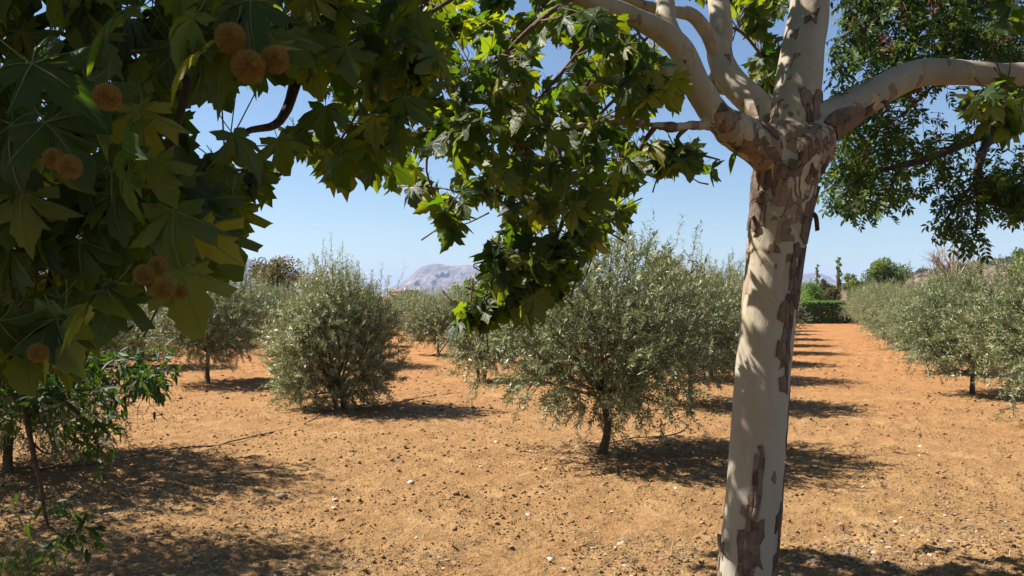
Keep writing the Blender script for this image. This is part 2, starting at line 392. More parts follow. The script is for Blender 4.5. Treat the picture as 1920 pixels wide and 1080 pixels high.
def terrain(name, label, mt, x0, x1, y0, y1, hfun, nx=220, ny=60):
    xs = np.linspace(x0, x1, nx); ys = np.linspace(y0, y1, ny)
    X, Y = np.meshgrid(xs, ys); Z = hfun(X, Y)
    V = np.stack([X, Y, Z], -1).reshape(-1, 3)
    i = np.arange(ny - 1)[:, None] * nx; j = np.arange(nx - 1)[None]
    Q = np.stack([i + j, i + j + 1, i + nx + j + 1, i + nx + j], -1).reshape(-1, 4)
    o = link(name, make_mesh(name, V, Q, mt)); tag(o, label, kind='structure'); return o
def ridge(profile, yc, wy, rough, seed, sc=0.006):
    """profile: list of (px, py) of the skyline as seen at distance yc"""
    px = np.array([p[0] for p in profile], float); py = np.array([p[1] for p in profile], float)
    xs = (px - 960) / FPX * yc; hs = CAM_H + (HZN - py) / FPX * yc * 1.02
    def f(X, Y):
        base = np.interp(X, xs, hs, left=-20, right=-20)
        d = (Y - yc) / wy
        spur = fbm(X * sc * 1.3 + 5, Y * sc, 5, seed)
        rdg = 1 - np.abs(2 * fbm(X * sc * 2, Y * sc * 0.8, 4, seed + 31) - 0.94) * 2
        fall = np.where(d < 0, np.clip(1 + d, 0, 1) ** 0.85, np.clip(1 - d, 0, 1))
        fall = fall * (1 - rough * (1 - np.abs(d) * 0 - np.exp(-(d * 5) ** 2)) * (1.3 - 1.2 * rdg) * 0.5)
        return base * np.clip(fall, -0.2, 1.05) + base * rough * 0.15 * (spur - 0.47) - 6 * (np.abs(d) > 0.97)
    return f
YM = 3200.0
terrain('mountain', 'long purple-blue rocky ridge behind the olive rows', M['mountain'], -1500, -420, YM - 750, YM + 500,
        ridge([(180, 560), (260, 508), (330, 482), (385, 472), (430, 476), (470, 488), (520, 500), (560, 512), (600, 513), (625, 524), (660, 548), (690, 562)], YM, 700, 0.85, 3))
terrain('mountain', 'rounded pale rocky mountain in the centre of the skyline', M['mountain'], -620, 260, 3600 - 800, 3600 + 500,
        ridge([(690, 566), (725, 543), (745, 535), (765, 522), (787, 504), (805, 498), (822, 496), (845, 500), (870, 501), (895, 499), (915, 503), (960, 516), (1010, 530), (1060, 548), (1100, 566)], 3600, 760, 0.9, 8))
terrain('mountain', 'low pale distant ridge beyond the end of the dirt lane', M['mountain'], 250, 1700, 4600 - 500, 4600 + 400,
        ridge([(1060, 566), (1130, 540), (1200, 528), (1290, 517), (1340, 524), (1390, 520), (1440, 524), (1490, 516), (1530, 512), (1570, 522), (1620, 530), (1700, 538), (1800, 552)], 4600, 480, 0.5, 21))
def hill_h(X, Y):
    px = 960 + X / Y * FPX
    top = np.interp(X, [92, 104, 113, 124, 135, 147, 170, 230, 320], [-2, 3.2, 4.8, 6.2, 8.2, 10.8, 14.5, 23, 34])
    d = np.clip((Y - 175) / 70.0, 0, 1); d = d * d * (3 - 2 * d)
    back = np.clip((420 - Y) / 120.0, 0, 1)
    return top * d * back + 1.3 * (fbm(X * 0.06, Y * 0.06, 4, 4) - 0.47) * d - 1.5 * (1 - d)
terrain('hill', 'brown scrub-dotted hillside rising behind the olives', M['hill'], 85, 330, 165, 430, hill_h, 140, 90)

# ------------------------------------------------------------------ leaf templates
HALF = [(0.06, -0.06), (0.20, -0.15), (0.33, -0.12), (0.47, -0.17), (0.43, -0.03), (0.46, 0.05), (0.30, 0.115), (0.52, 0.205), (0.78, 0.34),
        (0.60, 0.41), (0.58, 0.53), (0.40, 0.46), (0.235, 0.41), (0.35, 0.62), (0.25, 0.70), (0.23, 0.83), (0.12, 0.88)]
def plane_leaf(seed, ring=True, veins=True, curl=0.25, fold=0.15):
    r = np.random.default_rng(seed)
    right = np.array(HALF) * (1 + 0.07 * r.normal(size=(len(HALF), 2)))
    left = np.array(HALF)[::-1] * (1 + 0.07 * r.normal(size=(len(HALF), 2))) * [-1, 1]
    P = np.vstack([right, [[0.03 * r.normal(), 1.08]], left])
    ph = r.uniform(0, 6, 3); lob = r.uniform(-0.25, 0.75, 3)
    def zf(p):
        x, y = p[:, 0], p[:, 1]; rr = np.hypot(x, y); a = np.arctan2(y, x)
        return -curl * rr ** 2 * 0.9 + fold * np.abs(x) + 0.09 * rr * np.sin(3 * a + ph[0]) + 0.06 * np.sin(7 * x + ph[1]) * rr - lob[0] * np.maximum(x, 0) ** 2 - lob[1] * np.maximum(-x, 0) ** 2 - lob[2] * np.maximum(y - 0.4, 0) ** 2
    n = len(P)
    mb_V = [np.zeros((1, 3))]
    T, Q, mi_t, mi_q = [], [], [], []
    if ring:
        I = P * 0.55
        mb_V += [np.c_[I, zf(I)], np.c_[P, zf(P)]]
        for k in range(n - 1):
            T.append([0, 1 + k, 2 + k]); Q.append([1 + k, 1 + n + k, 2 + n + k, 2 + k])
    else:
        mb_V += [np.c_[P, zf(P)]]
        for k in range(n - 1): T.append([0, 1 + k, 2 + k])
    T0, Q0 = len(T), len(Q)
    V = np.vstack(mb_V)
    tips = [8, 17, 26] + ([3, 31] if veins else [])
    if veins:
        for t in tips:
            tip = P[t] * 0.97; d = tip / np.linalg.norm(tip); nn = np.array([-d[1], d[0]]); bend = r.normal()
            for sgn in (1, -1):
                k = len(V)
                pts = []
                for f, wd in ((0.0, 0.011), (0.28, 0.009), (0.5, 0.007), (0.78, 0.005), (1.0, 0.002)):
                    c = tip * f + nn * 0.035 * math.sin(PI * f) * bend
                    for s_ in (-1, 1):
                        q = c + nn * wd * s_
                        zz = zf(np.array([c]))[0] if f else 0.0
                        pts.append([q[0], q[1], zz + 0.007 * sgn])
                V = np.vstack([V, pts])
                for a in (0, 2, 4, 6):
                    f4 = [k + a, k + a + 1, k + a + 3, k + a + 2]
                    Q.append(f4 if sgn > 0 else f4[::-1])
    # petiole
    k = len(V); seg = 3
    pv, pq, _ = tube([(0, 0.02, 0), (0, -0.2, 0.03), (0.02, -0.46, 0.12)], 0.012, seg, 2, 0, False)
    V = np.vstack([V, pv]); Q += [list(q + k) for q in pq]
    mi = [0] * Q0 + [1] * (len(Q) - Q0) + [0] * len(T)
    return V, np.array(Q).reshape(-1, 4), np.array(T).reshape(-1, 3), mi
PLANE_T = [plane_leaf(s, True, True, c, f) for s, c, f in ((1, 0.22, 0.10), (2, 0.35, 0.25), (3, 0.12, 0.05), (4, 0.42, 0.35), (5, 0.28, -0.12), (6, 0.5, 0.15), (7, 0.3, 0.3), (8, 0.2, 0.2), (9, 0.55, 0.4))]
PLANE_S = [plane_leaf(s, False, False, c, f) for s, c, f in ((11, 0.25, 0.12), (12, 0.4, 0.3), (13, 0.3, 0.2))]
def lance(wd=0.13, bend=0.12, n=5):
    t = np.linspace(0, 1, n + 1)[1:-1]; V = [(0, 0, 0)]
    for x in t:
        ww = wd * math.sin(PI * x ** 0.85)
        V += [(-ww, x, -bend * x * x + 0.35 * ww), (0, x, -bend * x * x), (ww, x, -bend * x * x + 0.35 * ww)]
    V.append((0, 1, -bend)); T, Q = [[0, 2, 1], [0, 3, 2]], []
    for k in range(len(t) - 1):
        a = 1 + 3 * k; Q += [[a, a + 1, a + 4, a + 3], [a + 1, a + 2, a + 5, a + 4]]
    a = 1 + 3 * (len(t) - 1); e = len(V) - 1; T += [[a, a + 1, e], [a + 1, a + 2, e]]
    return np.array(V, float), np.array(Q).reshape(-1, 4), np.array(T)
def pinnate(seed, pairs=4):
    r = np.random.default_rng(seed); mb = MB()
    lv, lq, lt = lance(0.21, 0.2, 3)
    ax = np.array([(0, 0, 0), (0.0, 0.4, 0.0), (0.02, 0.75, -0.09), (0, 0.85, -0.12)])
    mb.tube(ax, [0.010, 0.005], 3, 2, 0, False)
    S, _ = spline(ax, 1.0, 6)
    pos, tip, nr, sc = [], [], [], []
    for k in range(pairs):
        f = 0.22 + 0.72 * k / (pairs - 0.4)
        p = S[int(f * (len(S) - 1))]
        for sd in (-1, 1):
            pos.append(p); tip.append((sd * 0.9, 0.55 + 0.15 * r.normal(), -0.25 + 0.2 * r.normal())); nr.append((0.3 * r.normal(), 0.2 * r.normal(), 1)); sc.append(0.36 * (1 + 0.15 * r.normal()))
    pos.append(S[-1]); tip.append((0.1, 1, -0.3)); nr.append((0, 0, 1)); sc.append(0.36)
    mb.inst(lv, lq, lt, np.array(pos), frames(np.array(tip), np.array(nr)), np.array(sc), np.zeros(len(pos)))
    return np.concatenate(mb.V), np.concatenate(mb.Q), np.concatenate(mb.T), None
PINN_T = [pinnate(s, p) for s, p in ((1, 4), (2, 5), (3, 4), (4, 3))]
ALM_T = [lance(0.13, b, 4) + (None,) for b in (0.05, 0.2, 0.35)]

def emit_leaves(thing, L, tmpl, small, mats, max_ind=300, name='leaf', stuff_name='foliage', seed=0, frame_only=True):
    """L: dict pos (n,3), R (n,3,3), s (n). The ones that show largest become parts of their own, the rest one mass."""
    r = np.random.default_rng(seed)
    pos, R, s = L['pos'], L['R'], L['s']
    n = len(pos); base = np.array(thing.location)
    ctr = pos + R[:, :, 1] * (s * 0.45)[:, None]
    q = to_px(ctr)
    m = s / np.maximum(ctr[:, 1], 0.3) * FPX
    inf = (q[:, 0] > -30) & (q[:, 0] < 1950) & (q[:, 1] > -30) & (q[:, 1] < 1110) & (ctr[:, 1] > 0.4)
    order = np.argsort(-(m * inf)); ind = [i for i in order[:max_ind] if inf[i]]
    meshes = [make_mesh(name, t[0], [f for f in (t[1], t[2])], mats, True, None, t[3]) for t in tmpl]
    for i in ind:
        o = link(name, meshes[int(r.integers(len(meshes)))], thing)
        mt = Matrix([list(R[i][k] * s[i]) + [pos[i][k] - base[k]] for k in range(3)] + [[0, 0, 0, 1]])
        o.matrix_local = mt
    rest = np.setdiff1d(np.arange(n), ind)
    if len(rest):
        mb = MB(); pick = r.integers(len(small), size=len(rest))
        for k, t in enumerate(small):
            ii = rest[pick == k]
            mb.inst(t[0], t[1], t[2], pos[ii] - base, R[ii], s[ii], r.random(len(ii)))
        o = link(stuff_name, mb.mesh(stuff_name, mats[:1] if isinstance(mats, list) else mats, True, True), thing)
        tag(o, kind='stuff')
    return ind

# ------------------------------------------------------------------ olive trees
OLV = np.array([(0, 0, 0), (-0.105, 0.45, 0.02), (0, 1, -0.06), (0.105, 0.45, 0.02)])
OLQ = np.array([[0, 3, 2, 1]])
def olive_variant(seed, h, wd, clear, nshoot=900, nleaf=36, stems=1, upright=0.5):
    r = np.random.default_rng(seed)
    tr = MB(); br = MB(); lf = MB()
    cz = clear + (h - clear) * 0.48; rz = (h - clear) * 0.5; rx = wd / 2
    # clump centres give the crown its uneven outline
    nc = 30
    d = unit(r.normal(size=(nc, 3)) + [0, 0, 0.15]); cl = d * r.uniform(0.50, 0.86, (nc, 1)) * [rx, rx, rz] + [0, 0, cz]
    crad = r.uniform(0.34, 0.52, nc) * rx
    fork = np.array([0.03 * r.normal(), 0.03 * r.normal(), max(clear, 0.0) + 0.18 + 0.1 * r.random()])
    for k in range(stems):
        a = r.uniform(0, 6.28); off = 0.07 * (stems > 1)
        b0 = np.array([off * math.cos(a), off * math.sin(a), -0.06])
        tip = fork + (0.12 * np.array([math.cos(a), math.sin(a), 0]) if stems > 1 else 0)
        mid = (b0 + tip) / 2 + 0.025 * r.normal(size=3)
        rr = 0.042 if stems == 1 else 0.028
        tr.tube([b0, b0 * 0.6 + mid * 0.4 + [0, 0, 0.0], mid, tip], [rr * 1.7, rr * 1.08, rr, rr * 0.8], 9, 5, 0.07)
    for c in cl:
        st = fork + 0.03 * r.normal(size=3); md = st * 0.5 + c * 0.5 + 0.09 * r.normal(size=3) * [1, 1, 0.4]
        br.tube([st, md, c, c + (c - md) * 0.35], [0.020, 0.013, 0.008, 0.004], 5, 4, 0.05)
    # shoots
    ci = r.integers(nc, size=nshoot)
    p = cl[ci] + unit(r.normal(size=(nshoot, 3))) * (crad[ci] * r.uniform(0.15, 1.0, nshoot) ** 0.6)[:, None]
    fill = r.random(nshoot) < 0.42
    p[fill] = unit(r.normal(size=(fill.sum(), 3))) * (r.random((fill.sum(), 1)) ** 0.45 * 0.88) * [rx, rx, rz] + [0, 0, cz]
    rel = (p - [0, 0, cz]) / [rx, rx, rz]
    out = unit(rel)
    low = np.clip(-rel[:, 2:3], 0, 1)
    dirn = unit(out * [0.8, 0.8, 0.5] + np.array([0, 0, upright]) * (1 - 1.6 * low) + 0.45 * r.normal(size=(nshoot, 3)))
    ln = r.uniform(0.14, 0.30, nshoot)
    top = rel[:, 2] > 0.55
    k = top & (r.random(nshoot) < 0.32); ln[k] *= r.uniform(1.2, 2.2, k.sum()); dirn[k] = unit(dirn[k] * 0.35 + [0, 0, 1.0])
    keep = (p[:, 2] > max(0.12, clear * 0.85))
    p, dirn, ln = p[keep], dirn[keep], ln[keep]; ns = len(p)
    side = unit(np.cross(dirn, r.normal(size=(ns, 3))))
    e = p + dirn * ln[:, None] + [0, 0, -0.02]
    for i in range(0, ns, 2): br.tube([p[i] - dirn[i] * 0.05, (p[i] + e[i]) / 2, e[i]], [0.0035, 0.0025, 0.001], 3, 1, 0, False)
    f = (np.arange(nleaf) + 0.5) / nleaf
    P = p[:, None] * (1 - f[None, :, None]) + e[:, None] * f[None, :, None]
    ang = (np.arange(nleaf) % 2) * PI + (np.arange(nleaf) // 2) * (PI / 2)
    b2 = np.cross(dirn, side)
    a_ = ang[None] + r.normal(size=(ns, nleaf)) * 0.5
    rd = np.cos(a_)[..., None] * side[:, None] + np.sin(a_)[..., None] * b2[:, None]
    tip = unit(rd * 0.85 + dirn[:, None] * 0.75 + 0.3 * r.normal(size=(ns, nleaf, 3)))
    nrm = unit(dirn[:, None] * 0.8 - rd * 0.4 + np.array([0, 0, 0.5]) + 0.5 * r.normal(size=(ns, nleaf, 3)))
    P = P.reshape(-1, 3); R = frames(tip.reshape(-1, 3), nrm.reshape(-1, 3)); N = len(P)
    tint = np.clip(np.repeat(r.uniform(0.1, 0.6, ns), nleaf) + r.uniform(-0.1, 0.35, N), 0, 0.99)
    lf.inst(OLV, OLQ, None, P, R, r.uniform(0.045, 0.074, N), tint)
    return tr.mesh('trunk', M['olive_bark']), br.mesh('branch', M['olive_bark']), lf.mesh('crown', M['olive_leaf'], True, True)
OV = {
    'a': olive_variant(1, 2.34, 2.65, 0.34, 2050, 32),
    'b': olive_variant(2, 2.20, 2.2, -0.25, 2300, 32, 4, 0.75),
    'c': olive_variant(3, 2.10, 2.55, 0.40, 1900, 32),
    'd': olive_variant(4, 2.25, 2.75, 0.22, 2000, 32, 1, 0.4),
    'e': olive_variant(5, 1.25, 1.40, 0.30, 700, 30, 3),
    'f': olive_variant(6, 2.0, 2.6, 0.14, 1900, 32, 2, 0.6),
}
def olive(X, Y, kind, rot, sc, label, group):
    t = empty('olive_tree', (X, Y, float(gz(X, Y)) - 0.01))
    t.rotation_euler = (0, 0, rot); t.scale = (sc, sc, sc)
    tag(t, label, 'tree', group)
    for nm, me in zip(('trunk', 'branches', 'crown'), OV[kind]):
        o = link(nm, me, t)
    return t
ORD = ['first', 'second', 'third', 'fourth', 'fifth', 'sixth', 'seventh', 'eighth', 'ninth', 'tenth', 'eleventh', 'twelfth', 'thirteenth']
GRP = 'olive trees planted in rows'
rr = random.Random(5)
# row beside the plane trunk, along the near side of the lane
for i in range(11):
    t = 4.0 * i; X = 0.93 + 0.46 * t - 0.003 * t * t - (0.45 if i > 1 else 0); Y = 8.98 + t
    lab = 'bushy grey-green olive tree with slim single trunk, large one beside the plane trunk' if i == 0 else \
          ORD[i] + ' olive tree back in the row between plane trunk and dirt lane'
    olive(X, Y, 'a' if i == 0 else 'dcaf'[i % 4], 0.4 if i == 0 else rr.uniform(0, 6.28), 1.0 if i == 0 else rr.uniform(0.86, 0.96), lab, GRP)
for i in range(11):
    t = 4.0 * i; X = 6.25 + 0.38 * t - 0.0004 * t * t + (0.55 if i == 0 else 0); Y = 10.4 + t
    olive(X, Y, 'ccacfcda'[i % 8], rr.uniform(0, 6.28), 0.95 if i < 2 else rr.uniform(0.78, 0.94),
          ORD[i] + ' olive tree back in the row beyond the dirt lane', GRP)
L1 = [(-4.74, 8.02, 'd', 1.02, 'olive tree with brown trunk behind the hanging almond twigs at the hose end'),
      (-2.56, 12.6, 'b', 0.95, 'dense upright olive bush in the open centre with foliage down to the ground'),
      (-0.62, 16.6, 'e', 1.0, 'small low olive shrub with several thin stems between two larger olives')]
for X, Y, k, s, lab in L1: olive(X, Y, k, rr.uniform(0, 6.28), s, lab, GRP)
for i in range(8):
    Y = 20.6 + 4 * i; olive(-0.62 + 0.445 * (Y - 16.6) - 0.0015 * (Y - 16.6) ** 2, Y, 'cadf'[i % 4], rr.uniform(0, 6.28), rr.uniform(0.76, 0.88),
          ORD[i + 3] + ' olive tree in the row that holds the dense upright olive bush', GRP)
ROWS = [('second', -5.63, 16.1, 9), ('third', -10.4, 16.1, 8), ('fourth', -13.4, 20.0, 7), ('fifth', -16.4, 24.0, 7), ('sixth', -19.4, 28.0, 6), ('seventh', -22.4, 32.0, 5)]
for rn, X0, Y0, n in ROWS:
    for i in range(n):
        Y = Y0 + 4 * i; X = X0 + 0.452 * 4 * i - 0.001 * (4 * i) ** 2
        lab = 'round-crowned olive tree with a clear straight trunk left of the dense upright olive bush' if (rn == 'second' and i == 0) else \
              f'{ORD[i]} olive tree back in the {rn} row behind the dense upright bush'
        olive(X + rr.uniform(-.15, .15), Y + rr.uniform(-.2, .2), 'c' if (rn == 'second' and i == 0) else rr.choice('acdf'), rr.uniform(0, 6.28), 0.98 if (rn == 'second' and i == 0) else rr.uniform(0.76, 0.92), lab, GRP)

# ------------------------------------------------------------------ far trees, hedge, farmhouse
def far_tree(name, label, px, Y, top_py, wpx, mt, shape='round', n=2200, leaf=0.16, seed=1, trunk_h=0.3, bark='olive_bark', group=None, bare=0.0):
    r = np.random.default_rng(seed)
    X = (px - 960) / FPX * Y; h = CAM_H + (HZN - top_py) / FPX * Y; wd = wpx / FPX * Y
    t = empty(name, (X, Y, 0)); tag(t, label, 'tree', group)
    th = h * trunk_h; tk = MB(); rx = wd / 2
    tr_r = max(0.05, h * 0.022)
    tk.tube([(0, 0, -0.2), (0.03 * r.normal(), 0, th), (0.1 * rx * r.normal(), 0, h * 0.7), (0, 0, h * 0.93)], [tr_r * 1.3, tr_r, tr_r * 0.5, tr_r * 0.12], 7, 3)
    nc = 26 if shape == 'round' else 16
    if shape == 'column':
        z = np.linspace(th * 0.5, h * 0.98, nc); cl = np.c_[r.normal(size=nc) * rx * 0.35, r.normal(size=nc) * rx * 0.35, z]; cr = rx * (0.75 - 0.4 * z / h)
    elif shape == 'cone':
        z = np.linspace(0.1 * h, h * 0.95, nc); k = (1 - (z / h) ** 1.6) * rx * 0.75
        a = r.uniform(0, 6.28, nc); cl = np.c_[np.cos(a) * k, np.sin(a) * k, z]; cr = np.full(nc, rx * 0.42)
    else:
        d = unit(r.normal(size=(nc, 3))); cz = th + (h - th) * 0.5
        cl = d * r.uniform(0.4, 0.82, (nc, 1)) * [rx, rx, (h - th) * 0.5] + [0, 0, cz]; cr = r.uniform(0.22, 0.40, nc) * rx
    for c in cl:
        s0 = np.array([0, 0, th + (c[2] - th) * 0.35 if c[2] > th else c[2] * 0.8]); m = (s0 + c) / 2 + [0, 0, -0.05 * h * 0.3]
        tk.tube([s0, m, c], [tr_r * 0.5, tr_r * 0.3, tr_r * 0.1], 4, 3)
        if bare:
            for q in range(7):
                e = c + unit(r.normal(size=3) + [0, 0, 0.9]) * rx * r.uniform(0.25, 0.6)
                tk.tube([c + (m - c) * r.random() * 0.6, (c + e) / 2 + 0.04 * rx * r.normal(size=3), e], [tr_r * 0.16, tr_r * 0.1, tr_r * 0.04], 3, 2)
    link('trunk', tk.mesh('trunk', M[bark]), t)
    n = int(2.0 * n * (1 - bare))
    if n:
        ci = r.integers(nc, size=n)
        p = cl[ci] + unit(r.normal(size=(n, 3))) * (cr[ci] * r.random(n) ** 0.45)[:, None]
        p[:, 2] = np.maximum(p[:, 2], 0.1)
        R = frames(r.normal(size=(n, 3)) + [0, 0, -0.2], r.normal(size=(n, 3)) + [0, 0, 0.6])
        lv = np.array([(0, 0, 0), (-0.32, 0.5, 0.06), (0, 1, -0.1), (0.32, 0.5, 0.06)])
        mb = MB(); mb.inst(lv, OLQ, None, p, R, 0.72 * leaf * r.uniform(0.7, 1.3, n), np.clip(r.random(nc)[ci] * 0.6 + r.random(n) * 0.4, 0, 0.99))
        link('crown', mb.mesh('crown', M[mt], True, True), t)
    return t
FG = 'trees beyond the grove'
far_tree('walnut_tree', 'autumn-tinged green tree standing above the olives against the long ridge', 520, 46, 476, 125, 'far_brown', n=3800, leaf=0.17, seed=3, group=FG)
far_tree('bare_tree', 'leafless reddish tree beside the long ridge near the overhanging leaves', 392, 46, 468, 80, 'far_brown', n=500, leaf=0.15, seed=4, bark='grey_bark', bare=0.6, group=FG)
far_tree('round_tree', 'round bright green tree showing above the large olive by the plane trunk', 1240, 62, 472, 96, 'far_green', n=3600, leaf=0.19, seed=5, group=FG)
far_tree('shrub_tree', 'dark green shrub behind the hanging plane twig below the central mountain', 888, 48, 518, 90, 'far_green', n=2400, leaf=0.16, seed=6, group=FG)
far_tree('broad_tree', 'broad dark green tree, biggest one beyond the lane hedge', 1664, 76, 478, 96, 'far_green', n=5200, leaf=0.24, seed=7, trunk_h=0.22, group=FG)
far_tree('poplar_tree', 'tall thin poplar, taller of two slender trees past the hedge', 1571, 78, 482, 16, 'far_green', 'column', 650, 0.2, 8, group=FG)
far_tree('poplar_tree', 'slim cypress-like poplar, shorter of two slender trees past the hedge', 1531, 80, 496, 9, 'far_green', 'column', 500, 0.18, 9, group=FG)
far_tree('round_tree', 'small round brownish tree between the two slender poplars', 1549, 82, 514, 30, 'far_brown', n=1500, leaf=0.2, seed=10, group=FG)
far_tree('pale_tree', 'pale leafy tree just right of the taller poplar', 1593, 74, 506, 30, 'far_yellow', n=900, leaf=0.2, seed=11, group=FG)
far_tree('pale_tree', 'short green tree between the pale tree and the broad dark tree', 1606, 70, 513, 26, 'far_green', n=1200, leaf=0.2, seed=12, group=FG)
far_tree('yellow_tree', 'yellow-green tree around the bare branches under the hillside', 1815, 40, 480, 80, 'far_yellow', n=2600, leaf=0.14, seed=13, group=FG)
far_tree('yellow_tree', 'small yellow-green tree at the foot of the hillside', 1768, 44, 508, 60, 'far_yellow', n=1500, leaf=0.14, seed=14, group=FG)
far_tree('bare_tree', 'bare grey branches spreading above the olives under the hillside', 1792, 38, 438, 130, 'far_brown', n=0, seed=15, bark='grey_bark', bare=1.0, trunk_h=0.4, group=FG)
far_tree('round_tree', 'green tree cut by the frame edge against the hillside', 1925, 36, 452, 70, 'far_green', n=2600, leaf=0.15, seed=16, group=FG)
far_tree('conical_bush', 'clipped cone-shaped green bush rising behind the hedge', 1520, 57, 533, 70, 'hedge_leaf', 'cone', 3800, 0.13, 17, trunk_h=0.1, group=FG)
far_tree('brown_shrub', 'brownish shrub beside the cone-shaped bush', 1560, 66, 532, 44, 'far_brown', n=1500, leaf=0.16, seed=18, group=FG)
far_tree('green_shrub', 'bright green shrub at the plane trunk edge behind the hedge', 1498, 64, 526, 50, 'far_green', n=1600, leaf=0.16, seed=19, group=FG)

def hedge():
    X0, X1, Y0, Y1, h = 13.2, 25.5, 52.0, 53.2, 1.32
    t = empty('hedge', ((X0 + X1) / 2, (Y0 + Y1) / 2, 0)); tag(t, 'clipped square green hedge closing the end of the dirt lane', 'hedge')
    r = np.random.default_rng(2); n = 42000
    u = r.random((n, 3)); f = r.random(n)
    p = np.c_[(u[:, 0] - 0.5) * (X1 - X0), (u[:, 1] - 0.5) * (Y1 - Y0), u[:, 2] * h]
    k = f < 0.5; p[k, 1] = -(Y1 - Y0) / 2 + 0.10 * r.random(k.sum()); k = (f > 0.5) & (f < 0.8); p[k, 2] = h - 0.10 * r.random(k.sum())
    R = frames(r.normal(size=(n, 3)), r.normal(size=(n, 3)) + [0, -0.6, 0.4])
    lv = np.array([(0, 0, 0), (-0.3, 0.5, 0.06), (0, 1, -0.1), (0.3, 0.5, 0.06)])
    mb = MB(); mb.inst(lv, OLQ, None, p, R, 0.12 * r.uniform(0.6, 1.3, n), r.random(n))
    tag(link('foliage', mb.mesh('foliage', M['hedge_leaf'], True, True), t), kind='stuff')
    s = MB()
    for x in np.linspace(-(X1 - X0) / 2 + 0.2, (X1 - X0) / 2 - 0.2, 14): s.tube([(x, 0, -0.1), (x, 0, 0.9)], 0.04, 5, 1)
    link('stems', s.mesh('stems', M['olive_bark']), t)
hedge()

def box(mb, x0, x1, y0, y1, z0, z1):
    V = [(x, y, z) for z in (z0, z1) for y in (y0, y1) for x in (x0, x1)]
    mb.add(V, [[0, 2, 3, 1], [4, 5, 7, 6], [0, 1, 5, 4], [2, 6, 7, 3], [0, 4, 6, 2], [1, 3, 7, 5]])
def farmhouse():
    Y = 170.0; X = (757 - 960) / FPX * Y
    t = empty('farmhouse', (X, Y, 0)); tag(t, 'low farmhouse roof with white chimney far below the central mountain', 'house')
    mb = MB(); box(mb, -2.6, 2.6, -2, 2, 0, 2.35); link('wall', mb.mesh('wall', M['plaster'], False), t)
    rf = MB(); rf.add([(-2.9, -2.4, 2.3), (2.9, -2.4, 2.3), (2.9, 2.4, 2.3), (-2.9, 2.4, 2.3), (-2.9, 0, 3.0), (2.9, 0, 3.0)],
                      [[0, 1, 5, 4], [2, 3, 4, 5], [0, 3, 2, 1]], [[0, 4, 3], [1, 2, 5]])
    ro = link('roof', rf.mesh('roof', M['roof_tile'], False), t)
    c = MB(); box(c, 0.2, 0.75, -0.9, -0.4, 2.4, 3.5); box(c, 0.12, 0.83, -0.98, -0.32, 3.503, 3.6); link('chimney', c.mesh('chimney', M['white_paint'], False), ro)
    for x in (-1.6, 1.4):
        g = MB(); box(g, x - 0.4, x + 0.4, -2.04, -1.98, 1.0, 1.9); link('window', g.mesh('window', M['dark_glass'], False), t)
farmhouse()
def post():
    Y = 62.0; X = (1620 - 960) / FPX * Y
    mb = MB(); mb.tube([(0, 0, -0.1), (0, 0, 2.15), (0, 0, 2.3)], [0.055, 0.055, 0.03], 8, 2)
    o = link('post', mb.mesh('post', M['white_paint'])); o.location = (X, Y, 0); tag(o, 'thin white post under the broad dark tree', 'post')
post()
def scrub():
    r = np.random.default_rng(9); mb = MB()
    lv = np.array([(0, 0, 0), (-0.5, 0.5, 0.1), (0, 1, -0.1), (0.5, 0.5, 0.1)])
    n = 2200
    x = r.uniform(95, 300, n); y = r.uniform(180, 330, n)
    k = fbm(x * 0.03, y * 0.03, 3, 6) + 0.25 * r.random(n) > 0.52
    x, y = x[k], y[k]; z = hill_h(x, y); m = 60
    s = r.uniform(0.6, 1.9, len(x))
    P = np.repeat(np.c_[x, y, z], m, 0) + unit(r.normal(size=(len(x) * m, 3))) * np.repeat(s, m)[:, None] * [1, 1, 0.6] * r.random((len(x) * m, 1)) ** 0.4
    N = len(P)
    mb.inst(lv, OLQ, None, P + [0, 0, 0.3], frames(r.normal(size=(N, 3)), r.normal(size=(N, 3)) + [0, 0, 0.7]), np.repeat(s, m) * 0.32, r.random(N))
    tag(link('scrub', mb.mesh('scrub', M['hill_scrub'], True, True)), 'dark scrub bushes dotting the brown hillside', 'scrub', kind='stuff')
scrub()

